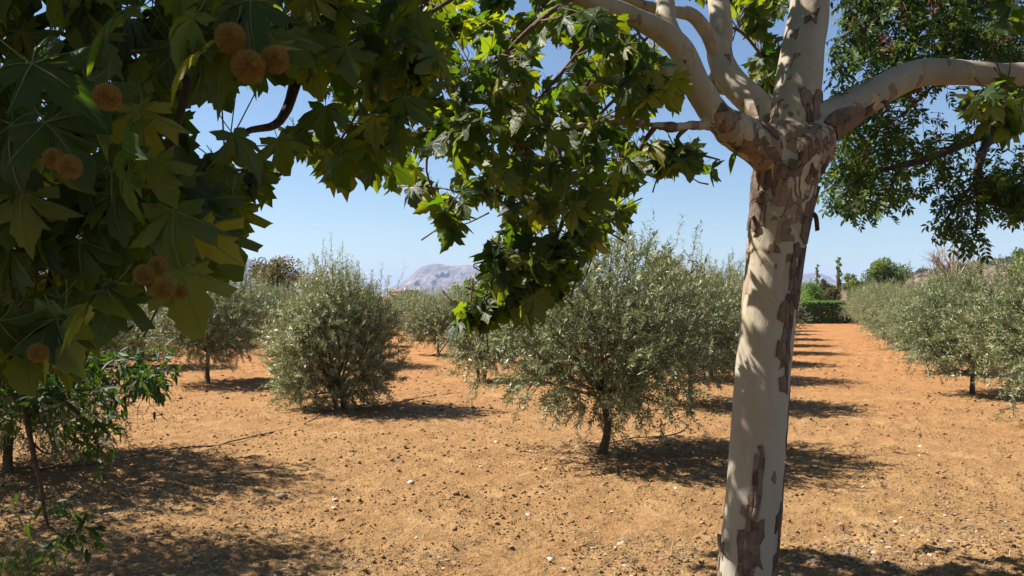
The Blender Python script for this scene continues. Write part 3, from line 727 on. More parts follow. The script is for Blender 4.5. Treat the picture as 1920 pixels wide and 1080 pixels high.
# ------------------------------------------------------------------ the plane tree in the foreground
TB = np.array([1.235, 4.5, 0.0])
plane = empty('plane_tree', tuple(TB)); tag(plane, 'plane tree with pale flaking trunk forking into thick limbs', 'tree')
def P3(lst): return np.array([at(x, y, Y) for x, y, Y in lst])
def rp(px, Y): return px / FPX * Y / 2      # radius from a width in pixels at distance Y
TRUNK = [((1393, 1210, 4.5), 128), ((1400, 1090, 4.5), 108), ((1415, 900, 4.5), 104), ((1425, 760, 4.5), 101), ((1439, 600, 4.5), 101), ((1456, 450, 4.5), 106),
         ((1470, 350, 4.5), 122), ((1484, 285, 4.5), 138), ((1490, 240, 4.5), 118)]
LIMBS = {
    'mid': [((1484, 300, 4.5), 100), ((1492, 200, 4.52), 90), ((1504, 100, 4.58), 81), ((1519, 0, 4.65), 73), ((1530, -160, 4.75), 66), ((1500, -420, 4.85), 44), ((1530, -700, 4.9), 18)],
    'near_left': [((1480, 310, 4.48), 100), ((1420, 268, 4.4), 78), ((1352, 225, 4.3), 58), ((1308, 160, 4.22), 50), ((1278, 95, 4.18), 48), ((1236, 58, 4.12), 42), ((1165, 22, 4.0), 37), ((1085, -12, 3.9), 40), ((960, -80, 3.7), 32), ((800, -140, 3.5), 24), ((640, -170, 3.3), 16)],
    'fork_up': [((1285, 110, 4.19), 44), ((1252, 50, 4.25), 40), ((1246, -10, 4.35), 36), ((1225, -150, 4.5), 28), ((1180, -330, 4.7), 18)],
    'back_left': [((1470, 270, 4.6), 84), ((1425, 205, 4.75), 60), ((1375, 155, 4.88), 54), ((1350, 105, 4.95), 48), ((1352, 50, 5.0), 44), ((1344, -20, 5.1), 38), ((1320, -180, 5.3), 30), ((1270, -400, 5.5), 14)],
    'thin_left': [((1350, 120, 4.93), 30), ((1330, 70, 4.9), 28), ((1300, 30, 4.85), 26), ((1270, 22, 4.8), 24), ((1200, 8, 4.7), 20), ((1120, -30, 4.6), 14)],
    'behind': [((1375, 165, 4.95), 34), ((1295, 150, 5.0), 30), ((1225, 112, 5.05), 30), ((1150, 58, 5.1), 28), ((1060, 12, 5.15), 24), ((960, -40, 5.3), 18), ((820, -100, 5.5), 12)],
    'right': [((1500, 280, 4.5), 96), ((1545, 232, 4.55), 78), ((1600, 200, 4.6), 66), ((1660, 165, 4.62), 58), ((1725, 137, 4.66), 52), ((1800, 136, 4.7), 48), ((1900, 140, 4.72), 44), ((2000, 120, 4.7), 38), ((2150, 30, 4.6), 26), ((2300, -120, 4.5), 12)],
    'low_twig': [((1330, 236, 4.26), 22), ((1290, 236, 4.2), 17), ((1230, 236, 4.16), 15), ((1170, 226, 4.12), 12), ((1100, 232, 4.08), 9), ((1040, 262, 4.05), 7), ((1000, 330, 4.03), 6), ((985, 400, 4.0), 5)],
    'burl': [((1530, 300, 4.47), 60), ((1528, 265, 4.45), 74), ((1520, 240, 4.46), 50)],
}
def limb_arrays(L): return P3([a for a, _ in L]), np.array([rp(wd, a[2]) for a, wd in L])
def build_plane_wood():
    mb = MB()
    for L in [TRUNK] + list(LIMBS.values()):
        p, r = limb_arrays(L); mb.tube(p - TB, r, 18, 5, 0.012)
    me = mb.mesh('tmp', M['plane_bark'])
    tmp = bpy.data.objects.new('tmp', me); col.objects.link(tmp)
    md = tmp.modifiers.new('r', 'REMESH'); md.mode = 'VOXEL'; md.voxel_size = 0.0125; md.use_smooth_shade = True
    sm = tmp.modifiers.new('s', 'SMOOTH'); sm.iterations = 5; sm.factor = 0.5
    dg = bpy.context.evaluated_depsgraph_get(); dg.update()
    out = bpy.data.meshes.new_from_object(tmp.evaluated_get(dg)); out.name = 'trunk'
    bpy.data.objects.remove(tmp)
    n = len(out.vertices); co = np.empty(n * 3, np.float32); out.vertices.foreach_get('co', co); co = co.reshape(-1, 3)
    nr = np.empty(n * 3, np.float32); out.vertices.foreach_get('normal', nr); nr = nr.reshape(-1, 3)
    a = np.arctan2(co[:, 1], co[:, 0])
    d = 0.010 * (fbm(co[:, 0] * 9 + co[:, 1] * 7, co[:, 2] * 4, 3, 3) - 0.44)
    zone = np.exp(-((co[:, 2] - 2.42) / 0.22) ** 2)
    d += zone * 0.05 * (fbm(co[:, 0] * 11 + 3, co[:, 2] * 11 + co[:, 1] * 9, 3, 5) - 0.44)
    out.vertices.foreach_set('co', (co + nr * d[:, None]).astype(np.float32).ravel()); out.update()
    out.materials.clear(); out.materials.append(M['plane_bark'])
    out.polygons.foreach_set('use_smooth', np.ones(len(out.polygons), bool))
    return link('trunk', out, plane)
plane_trunk = build_plane_wood()

# flaking bark: separate plates proud of the smooth pale surface. Regions as (limb, s0, s1 along the limb, a0, a1 around it in degrees from the camera side, keep)
def bark_plates():
    r = np.random.default_rng(12); count = 0
    def on_limb(L, sub=8):
        p, rd = limb_arrays(L); return spline(p, rd, sub)
    def region(L, y_lo, y_hi, a0, a1, keep, cell=(0.030, 0.060), lift=0.004, edge=0.35):
        nonlocal count
        P, RD = on_limb(L); n = len(P)
        T = unit(np.gradient(P, axis=0))
        cum = np.concatenate([[0], np.cumsum(np.linalg.norm(np.diff(P, axis=0), axis=1))])
        # positions along the limb where it passes the two photo heights
        s0, s1 = y_lo, y_hi
        def frame(s):
            c = np.array([np.interp(s, cum, P[:, k]) for k in range(3)]); t = unit(np.array([np.interp(s, cum, T[:, k]) for k in range(3)])); rdv = np.interp(s, cum, RD)
            side = unit(np.cross(t, [0, 1, 0.001])); fr = np.cross(t, side)
            if fr[1] > 0: fr = -fr
            if side[0] < 0: side = -side
            return c, fr, side, rdv
        rm = np.mean(RD); ns = max(2, int((s1 - s0) / cell[1])); na = max(2, int(rad(a1 - a0) * rm / cell[0]))
        S = np.linspace(s0, s1, ns + 1)[:, None] + r.normal(size=(ns + 1, na + 1)) * cell[1] * 0.27
        A = np.linspace(rad(a0), rad(a1), na + 1)[None] + r.normal(size=(ns + 1, na + 1)) * (cell[0] / rm) * 0.25
        for i in range(ns):
            for j in range(na):
                u, v = (i + 0.5) / ns * 2 - 1, (j + 0.5) / na * 2 - 1
                if abs(u) ** 2.5 + abs(v) ** 2.5 > 1.0 + edge * r.normal() or r.random() > keep or count > 285: continue
                cs = [(S[i, j], A[i, j]), (S[i, j + 1], A[i, j + 1]), (S[i + 1, j + 1], A[i + 1, j + 1]), (S[i + 1, j], A[i + 1, j])]
                pts = []
                for q in range(4):
                    a, b = np.array(cs[q]), np.array(cs[(q + 1) % 4])
                    pts += [a, a * 0.66 + b * 0.34 + r.normal(size=2) * [cell[1] * 0.05, cell[0] / rm * 0.06], a * 0.33 + b * 0.67 + r.normal(size=2) * [cell[1] * 0.05, cell[0] / rm * 0.06]]
                pts = np.array(pts)
                ctr = pts.mean(0); pts = ctr + (pts - ctr) * (0.99 + 0.035 * r.normal(size=(12, 1)))
                th = lift * r.uniform(0.6, 1.6)
                V = []
                for hgt, sc in ((-0.010, 1.0), (th * 0.85, 1.0), (th, 0.9)):
                    for s_, a_ in ctr + (pts - ctr) * sc:
                        c, fr, sd, rdv = frame(s_); dr = math.cos(a_) * fr + math.sin(a_) * sd; V.append(c + dr * (rdv + hgt) - TB)
                c, fr, sd, rdv = frame(ctr[0]); V.append(c + (math.cos(ctr[1]) * fr + math.sin(ctr[1]) * sd) * (rdv + th * 1.05) - TB)
                m = 12; Q, Tt = [], []
                for k in range(m):
                    k2 = (k + 1) % m
                    Q += [[k, k2, m + k2, m + k], [m + k, m + k2, 2 * m + k2, 2 * m + k]]; Tt.append([2 * m + k, 2 * m + k2, 3 * m])
                o = link('bark_plate', make_mesh('bark_plate', np.array(V), [np.array(Q), np.array(Tt)], M['bark_plate'], False), plane_trunk)
                count += 1
    # along the trunk the arc length s is roughly (1210 - photo row) / 1600 * 4.5 m
    def s(py): return (1210 - py) / FPX * 4.5
    region(TRUNK, s(1090), s(915), -40, 8, 0.95)
    region(TRUNK, s(940), s(820), -22, -2, 1.0, (0.024, 0.06))
    region(TRUNK, s(1100), s(930), 40, 88, 0.85)
    region(TRUNK, s(1100), s(1020), -100, -62, 0.6)
    region(TRUNK, s(685), s(545), 4, 42, 0.97)
    region(TRUNK, s(750), s(640), 20, 48, 0.9)
    region(TRUNK, s(585), s(455), 18, 85, 0.97)
    region(TRUNK, s(440), s(345), 36, 95, 0.95, (0.04, 0.07), 0.006)
    region(TRUNK, s(425), s(330), -95, -38, 0.95, (0.036, 0.07), 0.005)
    region(TRUNK, s(960), s(700), 70, 105, 0.6)
    region(TRUNK, s(1000), s(400), 130, 230, 0.25, (0.05, 0.09))
    region(TRUNK, s(350), s(262), -60, 5, 0.22, (0.026, 0.04), 0.005)
    region(TRUNK, s(340), s(250), 10, 75, 0.28, (0.024, 0.04), 0.005)
    region(LIMBS['right'], 0.16, 0.50, -10, 100, 0.85, (0.04, 0.10), 0.005, 0.6)
    region(LIMBS['near_left'], 0.14, 0.62, -30, 60, 0.3, (0.026, 0.045), 0.004)
    region(LIMBS['mid'], 0.12, 0.36, 0, 75, 0.8, (0.035, 0.06), 0.005)
    region(LIMBS['mid'], 0.72, 0.80, -20, 12, 0.9, (0.03, 0.05), 0.004)
    region(LIMBS['right'], 1.05, 1.4, -20, 40, 0.15, (0.035, 0.05), 0.004)
    # a few peeling curls that stick out of the trunk's outline
    for (px, py, dx, dy) in ((1528, 405, 16, 28), (1405, 412, -8, 20), (1350, 1030, -10, -28), (1662, 195, 8, 14)):
        a = at(px - dx, py - dy * 0.4, 4.46) - TB; bq = at(px, py, 4.42) - TB; c = at(px + dx * 0.25, py + dy, 4.44) - TB
        S, _ = spline([a, bq, c], 1.0, 4); sd = np.array([0.3, -0.9, 0.1]) * 0.016
        V = np.concatenate([S + sd, S - sd, S + sd + [0.004, 0, 0.003], S - sd + [0.004, 0, 0.003]]); n = len(S); Q = []
        for k in range(n - 1):
            Q += [[k, k + 1, n + k + 1, n + k], [2 * n + k, 3 * n + k, 3 * n + k + 1, 2 * n + k + 1], [k, 2 * n + k, 2 * n + k + 1, k + 1], [n + k, n + k + 1, 3 * n + k + 1, 3 * n + k]]
        link('bark_curl', make_mesh('bark_curl', V, np.array(Q), M['bark_plate'], False), plane_trunk)
bark_plates()

# ------------------------------------------------------------------ leafy twigs
def seg_points(branches):
    out = []
    for b in branches:
        P, _ = spline(b, 1.0, 6); out.append(P)
    return np.concatenate(out)
def canopy(polys, wood, seed, leaf=(0.08, 0.125), per=(5, 9), spread=0.22, hang=0.8, face=(-0.3, -0.5, 0.75), jitter=0.55, mode='plane', tr=1.0, holes=()):
    """polys: (polygon in photo pixels, twigs, near, far). A twig grows from the nearest wood to a point of the region; leaves sit along its end."""
    r = np.random.default_rng(seed)
    pos, tip, nrm, sz = [], [], [], []; tw = MB()
    for poly, ntw, y0, y1 in polys:
        pa = np.array(poly, float); lo, hi = pa.min(0), pa.max(0); got = 0; tries = 0
        while got < ntw and tries < ntw * 30:
            tries += 1
            q = r.uniform(lo, hi)
            if not in_poly(q, poly)[0] or any(in_poly(q, hl)[0] for hl in holes): continue
            got += 1
            Y = r.uniform(y0, y1); e = at(q[0], q[1], Y)
            dd = np.linalg.norm(wood - e, axis=1); k = int(np.argmin(dd)); b = wood[k]
            d = e - b; L = np.linalg.norm(d) + 1e-6
            root = None
            if L > 0.6: root = b; b = e - d / L * 0.3 + np.array([0, 0, 0.08])
            elif L < 0.22: b = e - unit(d + 0.1 * r.normal(size=3)) * 0.22
            mid = (b + e) / 2 + [0, 0, 0.10 * min(L, 1)] + 0.04 * r.normal(size=3)
            tail = e + unit(e - mid) * 0.04 - [0, 0, 0.02]
            n_before = len(pos)
            S, _ = spline([b, mid, e, tail], 1.0, 6); dirn = unit(tail - mid)
            m = int(r.integers(per[0], per[1] + 1))
            for j in range(m):
                f = 1 - (j / m) * 0.75; p = S[int(f * (len(S) - 1))]
                sdv = unit(np.cross(dirn, r.normal(size=3)))
                tp = unit(sdv * 0.8 + dirn * 0.35 + np.array([0, 0, -hang]) + jitter * 0.6 * r.normal(size=3))
                s_ = r.uniform(*leaf)
                pt = p + sdv * s_ * 0.25 + tp * s_ * (0.25 if mode == 'plane' else 0.0)
                c = pt + tp * s_ * 0.5; cq = to_px(c)
                if any(in_poly(cq, hl)[0] for hl in holes): continue
                if mode == 'plane' and not any(in_poly(cq, pl[0])[0] for pl in polys): continue
                pos.append(pt); tip.append(tp); nrm.append(np.array(face) + jitter * r.normal(size=3)); sz.append(s_)
            if len(pos) - n_before >= 3 and not any(in_poly(to_px(mid), hl)[0] or in_poly(to_px(b), hl)[0] for hl in holes):
                tw.tube(([root, root * 0.5 + b * 0.5 + [0, 0, 0.03 * L]] if root is not None and L < 1.8 else []) + [b, mid, e] + ([tail] if mode == 'plane' else []), np.array([0.0042, 0.0030, 0.0020, 0.001]) * tr, 4, 3, 0, False)
    return dict(pos=np.array(pos), R=frames(np.array(tip), np.array(nrm)), s=np.array(sz)), tw

def main_canopy():
    # secondary branches of the visible tree: (photo x, photo y, distance)
    sec = [
        [(1165, 22, 4.0), (1110, 70, 3.95), (1050, 140, 3.95), (1000, 200, 4.0), (950, 280, 4.0)],
        [(1085, -12, 3.9), (1010, 40, 3.8), (940, 110, 3.8), (870, 200, 3.8), (800, 300, 3.9), (830, 400, 3.95)],
        [(960, -80, 3.7), (860, -10, 3.6), (760, 60, 3.5), (700, 150, 3.5), (680, 260, 3.6)],
        [(1225, 112, 5.05), (1180, 160, 5.1), (1120, 220, 5.1), (1060, 300, 5.0), (1090, 360, 4.9)],
        [(1060, 12, 5.15), (980, 60, 5.3), (900, 140, 5.4), (820, 240, 5.4), (770, 340, 5.4)],
        [(1040, 262, 4.05), (1060, 340, 4.02), (1050, 430, 4.0), (1000, 500, 3.98), (930, 575, 3.95), (870, 600, 3.95)],
        [(1060, 340, 4.02), (1090, 420, 4.05), (1085, 500, 4.05), (1070, 560, 4.05)],
        [(1290, 236, 4.2), (1270, 262, 4.2), (1300, 285, 4.2), (1350, 300, 4.22)],
        [(1352, 50, 5.0), (1390, 60, 5.3), (1430, 110, 5.5), (1450, 160, 5.6)],
        [(1246, -10, 4.35), (1220, 60, 4.6), (1180, 100, 4.7), (1120, 130, 4.7)],
        [(1900, 140, 4.72), (1870, 180, 4.5), (1850, 210, 4.4)],
        [(1230, 236, 4.16), (1205, 270, 4.2), (1180, 320, 4.2), (1170, 370, 4.25)],
        [(900, 140, 5.4), (780, 130, 5.6), (660, 160, 5.8)],
        [(1000, 200, 4.0), (930, 230, 4.1), (880, 300, 4.2), (860, 360, 4.3)],
    ]
    for b in sec:
        p = P3(b); L = len(p); mb = MB(); mb.tube(p - TB, np.linspace(0.014, 0.004, L), 6, 5, 0.05, False)
        link('branch', mb.mesh('branch', M['twig']), plane)
    wood = seg_points([P3(b) for b in sec] + [limb_arrays(LIMBS[k])[0] for k in ('near_left', 'behind', 'low_twig', 'fork_up', 'thin_left')])
    dense = [(600, -60), (1130, -60), (1210, 40), (1280, 150), (1225, 190), (1200, 260), (1205, 330), (1195, 405), (1130, 425), (1090, 405), (1000, 425), (950, 395), (900, 372), (870, 392),
             (800, 405), (745, 375), (722, 330), (700, 290), (770, 280), (640, 250), (600, 120)]
    polys = [
        (dense, 72, 3.3, 4.6), (dense, 100, 4.8, 6.0), ([(330, -60), (700, -60), (760, 280), (620, 180), (520, 120), (360, 150)], 34, 4.8, 6.2),
        ([(1000, 400), (1140, 392), (1185, 410), (1110, 465), (1060, 540), (1015, 585), (960, 600), (905, 610), (855, 612), (862, 575), (925, 540), (908, 485), (965, 462), (940, 425)], 27, 3.8, 4.2),
        ([(842, 555), (930, 550), (925, 615), (845, 618)], 9, 3.86, 4.0), ([(905, 452), (1010, 452), (1000, 565), (930, 550)], 9, 3.85, 4.05),
        ([(800, 385), (885, 385), (868, 430), (832, 455), (806, 425)], 6, 3.8, 4.1),
        ([(1210, 262), (1395, 285), (1400, 330), (1290, 325), (1215, 320)], 10, 4.1, 4.35),
        ([(1300, -40), (1480, -40), (1468, 110), (1448, 200), (1412, 180), (1400, 60), (1380, 20), (1310, 10)], 22, 5.3, 6.2),
        ([(1200, 60), (1300, 170), (1330, 250), (1230, 210), (1190, 150)], 9, 4.9, 5.6),
        ([(1800, 165), (1935, 150), (1935, 260), (1880, 262), (1800, 235)], 9, 4.2, 4.6),
        ([(1850, -30), (1935, -30), (1935, 75), (1880, 70)], 5, 4.1, 4.5),
    ]
    L, tw = canopy(polys, wood, 21, holes=[[(330, 165), (440, 160), (545, 150), (545, 235), (450, 262), (380, 270), (335, 255)], [(1000, 85), (1070, 70), (1085, 120), (1040, 165), (1000, 150)], [(770, 285), (860, 290), (850, 345), (775, 350)], [(1225, 195), (1300, 215), (1290, 250), (1220, 260)]])
    # the crown above the picture, which shades the trunk and the foreground
    above = [([(100, -420), (760, -420), (700, -70), (100, -70)], 16, 4.7, 5.7), ([(700, -420), (1250, -420), (1250, -70), (700, -70)], 24, 4.6, 5.4), ([(500, -900), (1500, -1000), (2000, -700), (2000, -60), (1000, -70), (560, -70)], 80, 3.6, 7.0)]
    wood2 = np.concatenate([[q for q in seg_points([limb_arrays(LIMBS[k])[0]]) if to_px(q)[1] < -60] for k in ('near_left', 'fork_up', 'back_left', 'mid', 'right')] + [np.array([at(900, -250, 5.5), at(700, -300, 5.8), at(1100, -400, 5.4), at(1300, -500, 5.4), at(1600, -500, 4.9)])])
    L2, tw2 = canopy(above, wood2, 22, per=(6, 10))
    L = {k: np.concatenate([L[k], L2[k]]) for k in L}
    for t_ in (tw, tw2):
        t_.V = [v - TB for v in t_.V]
    t_all = MB(); t_all.add(np.concatenate(tw.V), np.concatenate(tw.Q)); t_all.add(np.concatenate(tw2.V), np.concatenate(tw2.Q))
    tag(link('twigs', t_all.mesh('twigs', M['twig']), plane), kind='stuff')
    emit_leaves(plane, L, PLANE_T, PLANE_S, [M['plane_leaf'], M['plane_vein']], 300, seed=3)
main_canopy()

# ------------------------------------------------------------------ seed balls
def ball_mesh():
    import bmesh
    bm = bmesh.new(); bmesh.ops.create_icosphere(bm, subdivisions=4, radius=0.94)
    r = random.Random(3)
    res = bmesh.ops.poke(bm, faces=bm.faces[:])
    for v in res['verts']:
        d = v.co.normalized(); v.co = d * r.uniform(0.98, 1.24)
    me = bpy.data.meshes.new('seed_ball'); bm.to_mesh(me); bm.free(); me.materials.append(M['seed_ball']); return me
BALL = ball_mesh()
def seed_ball(thing, px, py, Y, wpx, stem_to):
    c = at(px, py, Y) - np.array(thing.location); r_ = wpx / FPX * Y / 2 * 0.92
    o = link('seed_ball', BALL, thing); o.location = c; o.scale = (r_,) * 3
    e = at(*stem_to) - np.array(thing.location)
    mb = MB(); mb.tube([(e - c) / r_, (e - c) / r_ * 0.5 + [0.15, 0, 0.05], (0, 0, 0)], 0.06, 4, 3, 0, False)
    link('stalk', mb.mesh('stalk', M['twig']), o)
for px, py, Y, wp in ((866, 612, 3.93, 13), (877, 611, 3.94, 13), (893, 608, 3.95, 14), (907, 606, 3.97, 13), (830, 459, 3.9, 8), (826, 450, 3.9, 8), (835, 440, 3.9, 8),
                      (1172, 428, 4.2, 9), (1290, 320, 4.15, 8), (993, 290, 3.6, 20), (975, 278, 3.6, 18), (1176, 424, 4.2, 8)):
    seed_ball(plane, px, py, Y, wp, (px + 4, py - 45, Y + 0.02))

# ------------------------------------------------------------------ the neighbouring plane tree whose leaves hang close to the camera
NB_T = np.array([-3.9, 1.6, 0.0])
near_plane = empty('plane_tree', tuple(NB_T)); tag(near_plane, 'large dark plane leaves and seed balls hanging close in front of the camera', 'tree')
def near_tree():
    mb = MB()
    trunk = [(0, 0, -0.1), (0.03, 0, 1.0), (0.0, 0.05, 2.3), (0.1, 0.1, 3.2)]
    tm = MB(); tm.tube(trunk, [0.2, 0.16, 0.15, 0.11], 16, 5, 0.02); link('trunk', tm.mesh('trunk', M['plane_bark']), near_plane)
    T = lambda p: np.asarray(p, float) - NB_T
    boughs = [
        [NB_T + [0.1, 0.1, 2.4], (-3.0, 1.7, 2.85), (-2.0, 1.75, 2.75), (-1.2, 1.7, 2.5), tuple(at(150, 60, 1.6)), tuple(at(140, 360, 1.5)), tuple(at(95, 520, 1.45)), tuple(at(85, 620, 1.4))],
        [NB_T + [0.1, 0.1, 2.7], (-2.8, 2.0, 3.1), (-1.5, 2.3, 3.0), tuple(at(600, -60, 2.5)), tuple(at(560, 130, 2.45)), tuple(at(525, 226, 2.4)), tuple(at(460, 248, 2.3)), tuple(at(400, 300, 2.2)), tuple(at(330, 420, 2.1))],
        [(-1.2, 1.7, 2.5), tuple(at(300, -40, 1.45)), tuple(at(350, 120, 1.4)), tuple(at(320, 300, 1.4)), tuple(at(320, 400, 1.4))],
        [(-1.5, 2.3, 3.0), tuple(at(760, -120, 2.4)), tuple(at(760, 60, 2.5)), tuple(at(690, 180, 2.6)), tuple(at(640, 260, 2.6))],
        [NB_T + [0.1, 0.1, 3.0], (-3.2, 3.0, 3.4), (-2.4, 3.8, 3.4), (-1.6, 4.2, 3.3)],
        [NB_T + [0.0, 0.1, 3.0], (-4.0, 2.6, 3.6), (-4.2, 3.8, 3.8)],
    ]
    for i, b in enumerate(boughs):
        mb = MB(); b = [np.asarray(q, float) for q in b]; n = len(b)
        mb.tube([T(q) for q in b], np.linspace(1, 0, n) ** 1.7 * (0.045 if i in (0, 1, 4, 5) else 0.012) + 0.004, 8, 6, 0.04, False)
        link('branch', mb.mesh('branch', M['dark_bark']), near_plane)
    wood = seg_points(boughs)
    n1 = [(-200, -120), (420, -100), (470, 30), (500, 130), (420, 190), (340, 175), (360, 320), (410, 420), (430, 500), (380, 520), (360, 590), (330, 560), (240, 520), (205, 600), (180, 640), (130, 680), (60, 690), (-200, 700)]
    n2 = [(330, -100), (800, -100), (840, 60), (800, 200), (740, 290), (720, 345), (640, 335), (560, 330), (520, 350), (530, 250), (640, 200), (580, 160), (500, 160), (440, 180), (380, 120)]
    n3 = [(250, 290), (500, 280), (525, 345), (455, 400), (440, 470), (350, 470), (270, 420)]
    polys = [(n1, 84, 1.12, 2.0), (n2, 62, 1.9, 3.0), (n3, 22, 1.4, 2.2)]
    L, tw = canopy(polys, wood, 31, leaf=(0.06, 0.10), per=(4, 7), face=(-0.2, -0.75, 0.65), jitter=0.42, hang=1.0, tr=0.55, holes=[[(330, 165), (440, 160), (545, 150), (545, 235), (450, 262), (380, 270), (335, 255)]])
    # unseen part of the crown, overhead and to the side, thickened for shade
    up = [([(-2400, -1500), (0, -1600), (300, -220), (-250, -150), (-250, 300), (-1800, 200)], 300, 1.1, 2.5), ([(-2600, -1500), (600, -1700), (900, -140), (-300, -140), (-300, 500), (-2600, 300)], 110, 1.6, 3.5)]
    L2, tw2 = canopy(up, wood, 32, leaf=(0.09, 0.13), per=(6, 9))
    r = np.random.default_rng(33); n = 3400                     # leaf mass added out of view, over and behind the camera, to give shade
    cl = r.uniform((-6.0, -4.5, 3.3), (2.6, 3.2, 4.6), (110, 3)); p = cl[r.integers(110, size=n)] + 0.42 * r.normal(size=(n, 3)) * [1, 1, 0.6]
    L3 = dict(pos=p, R=frames(r.normal(size=(n, 3)) + [0, 0, -0.6], r.normal(size=(n, 3)) * 0.5 + [-0.3, -0.2, 0.8]), s=r.uniform(0.09, 0.13, n))
    L = {k: np.concatenate([L[k], L2[k], L3[k]]) for k in L}
    for c in cl[::9]:
        bb = MB(); bb.tube([(0.1, 0.1, 2.9), (np.array([0, 0, 3.6]) + c - NB_T) / 2 + [0, 0, 0.3], c - NB_T], [0.045, 0.03, 0.008], 6, 5, 0.04, False); link('branch', bb.mesh('branch', M['dark_bark']), near_plane)
    ta = MB()
    for t_ in (tw, tw2): ta.add(np.concatenate(t_.V) - NB_T, np.concatenate(t_.Q))
    tag(link('twigs', ta.mesh('twigs', M['twig']), near_plane), kind='stuff')
    # the largest leaves, set one by one: photo x, y of the blade joint, distance, size, in-plane turn (deg, 0 = tip down), tilt
    hero = [(325, 395, 1.22, 0.185, 8, 0.15), (120, 585, 1.2, 0.20, -6, 0.2), (85, 230, 1.05, 0.19, 40, 0.3), (60, 120, 1.0, 0.20, 60, 0.5), (200, 330, 1.3, 0.19, -15, 0.1), (265, 205, 1.25, 0.18, 5, 0.2),
            (250, 20, 1.0, 0.17, -70, 1.0), (470, 0, 1.3, 0.17, 10, 0.2), (20, 470, 1.25, 0.19, -25, 0.2), (350, 545, 1.35, 0.12, 0, 1.1), (30, 640, 1.3, 0.14, 0, 0.6), (420, 440, 1.5, 0.17, 25, 0.5),
            (540, 60, 1.7, 0.18, 10, 0.2), (610, 200, 2.0, 0.18, 0, 0.2), (700, 240, 2.2, 0.18, -8, 0.1), (380, 330, 1.6, 0.18, 30, 0.3), (160, 150, 1.15, 0.18, 20, 0.3), (520, 260, 1.9, 0.17, 20, 0.2),
            (250, 420, 1.35, 0.18, -30, 0.25), (40, 360, 1.2, 0.17, 10, 0.2), (365, 30, 1.1, 0.15, -40, 1.2), (390, 90, 1.08, 0.16, -52, 1.25), (650, 90, 1.9, 0.18, 12, 0.2), (150, 450, 1.3, 0.17, 12, 0.3)]
    hp, ht, hn, hs = [], [], [], []
    for px, py, Y, s_, a, tl in hero:
        a = rad(a); hp.append(at(px, py, Y)); ht.append((math.sin(a), -0.25 * math.cos(a), -math.cos(a))); hs.append(s_ * 0.49)
        hn.append((0.5 * math.cos(a) * tl, -1.0 + 0.55 * tl, 0.35 + 0.8 * tl))
    L = {'pos': np.concatenate([np.array(hp), L['pos']]), 'R': np.concatenate([frames(np.array(ht), np.array(hn)), L['R']]), 's': np.concatenate([np.array(hs), L['s']])}
    emit_leaves(near_plane, L, PLANE_T, PLANE_S, [M['plane_leaf'], M['plane_vein']], 300, seed=4)
    for px, py, Y, wp, st in ((432, 71, 1.05, 56, (452, 10, 1.06)), (466, 125, 1.04, 60, (462, 40, 1.05)), (515, 112, 1.06, 52, (505, 60, 1.06)), (201, 182, 0.93, 50, (203, 120, 0.95)),
                              (130, 313, 0.96, 45, (118, 265, 0.97)), (102, 298, 1.0, 40, (112, 260, 1.0)), (270, 515, 1.08, 38, (285, 470, 1.1)), (296, 500, 1.12, 38, (290, 460, 1.14)),
                              (306, 543, 1.06, 42, (300, 480, 1.08)), (340, 548, 1.12, 26, (325, 500, 1.14)), (72, 662, 1.1, 36, (82, 620, 1.12)), (651, 326, 2.4, 18, (645, 290, 2.4))):
        seed_ball(near_plane, px, py, Y, wp, st)
near_tree()

